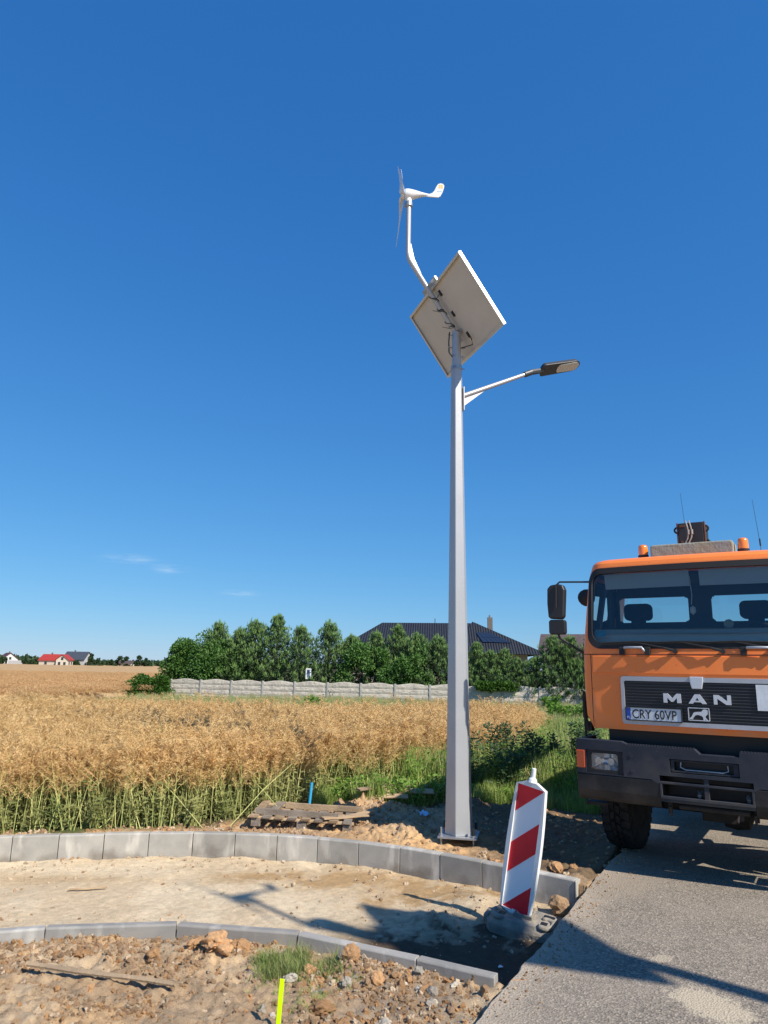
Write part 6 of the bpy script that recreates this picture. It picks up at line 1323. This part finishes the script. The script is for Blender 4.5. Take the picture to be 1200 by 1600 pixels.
mb.add([(1.3, -5.9, 3.25), (8.3, -7.3, 3.1), (8.1, 1.0, 3.35), (1.5, 1.0, 3.3), (3.0, -1.0, rz + .12)], [(0, 1, 4), (1, 2, 4), (2, 3, 4), (3, 0, 4), (3, 2, 1, 0)])
ro_ = mb.build('roof', ['black_tiles'], hb)
def lift(a, b, c, d, n, k, mat, nm, par, off=.08):
    """k x n modules laid on a roof plane given by its corners"""
    m_ = MB(); a, b, c, d = map(Vector, (a, b, c, d)); nn = (b - a).cross(d - a).normalized() * off
    for i in range(n):
        for j in range(k):
            def q(u, v): return (a * (1 - u) + b * u) * (1 - v) + (d * (1 - u) + c * u) * v + nn
            u0, u1, v0, v1 = i / n + .008, (i + 1) / n - .008, j / k + .01, (j + 1) / k - .01; P = [q(u0, v0), q(u1, v0), q(u1, v1), q(u0, v1)]; m_.add(P + [p - nn * .5 for p in P], [(0, 1, 2, 3), (7, 6, 5, 4), (0, 4, 5, 1), (1, 5, 6, 2), (2, 6, 7, 3), (3, 7, 4, 0)])
    return m_.build(nm, [mat], par)
pmat('roof_solar', (.018, .026, .045), .3, spec=.5, coat=.15)
A0, B0, T0 = Vector((1.3, -5.9, 3.25)), Vector((8.3, -7.3, 3.1)), Vector((3.0, -1.0, rz + .12))
def onf(u, v): return (A0 * (1 - u) + B0 * u) * (1 - v) + T0 * v
lift(onf(.36, .30), onf(.80, .30), onf(.70, .60), onf(.30, .60), 5, 2, 'roof_solar', 'solar_modules', ro_)
ch = MB().box((4.6, .8, 5.8), (.42, .42, 1.1)).build('chimney', ['chimney_brick'], ro_); MB().cyl((4.6, .8, 6.3), (4.6, .8, 6.55), .10, n=10).build('chimney_pot', ['galvanised'], ch)
MB().cyl((-.1, 0, 5.7), (-.1, 0, 6.15), .03, n=6).build('vent_pipe', ['gutter'], ro_)
g_ = MB()
for a, b in zip(base, base[1:] + base[:1]): g_.tube([Vector(a) - Vector((0, 0, .05)), Vector(b) - Vector((0, 0, .05))], .08, 6)
g_.build('gutter', ['gutter'], hb)
for x in (-4, -1.5, 2): MB().box((x, -4.71, 1.6), (1.2, .04, 1.3)).build('window', ['window_dark'], hb)
def gable(name, loc, rz_, w, l, eh, rh, roof, plaster, label, dormer=None, chim=True, cat='house'):
    r = empty(name, loc, rz_, label, cat); m1 = MB(); P = [(-w / 2, 0), (w / 2, 0), (w / 2, eh), (0, rh), (-w / 2, eh)]; m1.prism(P, -l / 2, l / 2); m1.build('wall', [plaster], r)
    m2 = MB(); o = .5; sl = (rh - eh) / (w / 2)
    for s in (-1, 1): Q = [(0, rh + .02), (s * (w / 2 + o), eh - o * sl + .02), (s * (w / 2 + o), eh - o * sl + .22), (0, rh + .24)]; m2.prism(Q, -l / 2 - o, l / 2 + o)
    ro = m2.build('roof', [roof], r)
    if chim: MB().box((w * .12, l * .2, rh + .1), (.6, .6, 1.6)).build('chimney', ['chimney_brick'], ro)
    for (x, z) in ((-w * .22, 1.3), (w * .22, 1.3), (0, eh + .4)): MB().box((x, -l / 2 - .03, z), (1.1, .06, 1.2)).build('window', ['window_dark'], r)
    for y in (-l * .25, l * .2):
        for s in (-1, 1): MB().box((s * (w / 2 + .03), y, 1.4), (.06, 1.2, 1.2)).build('window', ['window_dark'], r)
    return r
gable('gabled_house', (19.8, 62, 0), math.radians(72), 8, 11, 2.9, 4.9, 'brown_tiles', 'plaster_grey', 'house with dark brown gable roof between the pines and the truck cab', chim=False)
FD = 280
def fx_(px, D=FD): return (px + 4 - 600) / 1110 * (D * .977)
gable('far_house', (fx_(12, FD + 25), FD + 25, .3), math.radians(40), 8, 10, 2.8, 5.6, 'maroon_tiles', 'plaster_white', 'distant white house with maroon gable roof at the picture edge')
gable('far_house', (fx_(86, FD - 6), FD - 6, .3), math.radians(84), 8, 11.5, 2.6, 4.9, 'red_tiles', 'plaster_cream', 'distant cream house with bright red roof')
gw = gable('far_house', (fx_(101, FD - 9), FD - 9, .3), math.radians(5), 5.5, 7, 2.9, 4.8, 'red_tiles', 'plaster_cream', 'red roofed cream annex standing in front of the red roofed house', chim=False)
gable('far_house', (fx_(121, FD + 9), FD + 9, .3), math.radians(86), 9, 11, 3.2, 6.4, 'slate_tiles', 'plaster_grey', 'distant house with steep slate grey roof behind the red roofed house')
gable('far_house', (fx_(197, FD + 20), FD + 20, .2), math.radians(80), 6, 9, 1.9, 3.0, 'brown_tiles', 'plaster_cream', 'small low cream building between the distant trees', chim=False)
MB_ = MB().box((fx_(44, FD + 15), FD + 15, 1.4), (12, 8, 1.8)); tag(MB_.build('far_shed', ['plaster_grey'], bevel=.1), 'long low pale grey shed behind the distant hedge', 'shed')
for o_ in list(bpy.data.objects):
    if o_.name.startswith('far_house') and o_.parent is None: o_.scale = (.78, .78, .88)
ftr = [(4, 1.6, 3.6, 'far dark tree in front of the white house with maroon roof'), (40, 1.8, 2.6, 'low distant hedge bush right of the white house'), (62, 2.2, 3.3, 'distant round bush left of the red roofed house'), (52, 2.0, 2.6, 'small distant bush between two others, before the pale shed'), (118, 1.7, 2.8, 'small distant tree touching the cream annex'), (134, 2.2, 4.6, 'distant tree right of the slate grey roof'), (150, 3.0, 4.6, 'widest distant bush in the middle of the far tree row'), (143, 1.4, 5.6, 'distant pointed tree behind the widest far bush'), (172, 2.4, 3.0, 'low distant bush right of the widest one'), (191, 3.2, 5.4, 'distant dome shaped tree above the small cream building'), (222, 2.9, 5.6, 'distant loose tree farthest right in the far row'), (232, 1.6, 3.2, 'small distant bush beside the farthest right tree')]
for i, (px, R_, hg, l) in enumerate(ftr): broad(fx_(px, FD - 3 + (i % 3) * 7), FD - 3 + (i % 3) * 7, (R_, R_), hg, 300 + i, l, 1300, 'far_leaf', .55, 'tree', 'far_tree', 'distant trees on the horizon', .3, 12)
# far woods on the horizon
def woods():
    mb = MB(); random.seed(5)
    for k in range(5200):
        x = ru(-330, 60); y = ru(560, 610); h_ = 1.2 + 4.5 * float(vnoise(x * .02, 0., 4)) ** 1.5 ; z = ru(0, h_); blade(mb, (x, y, z), (ru(-3, 3), ru(-1, 1), ru(.5, 3.5)), 1.3)
    return tag(mb.build('far_woods', ['far_leaf']), 'low dark strip of distant woodland on the horizon', 'woodland', None, 'stuff')
woods()
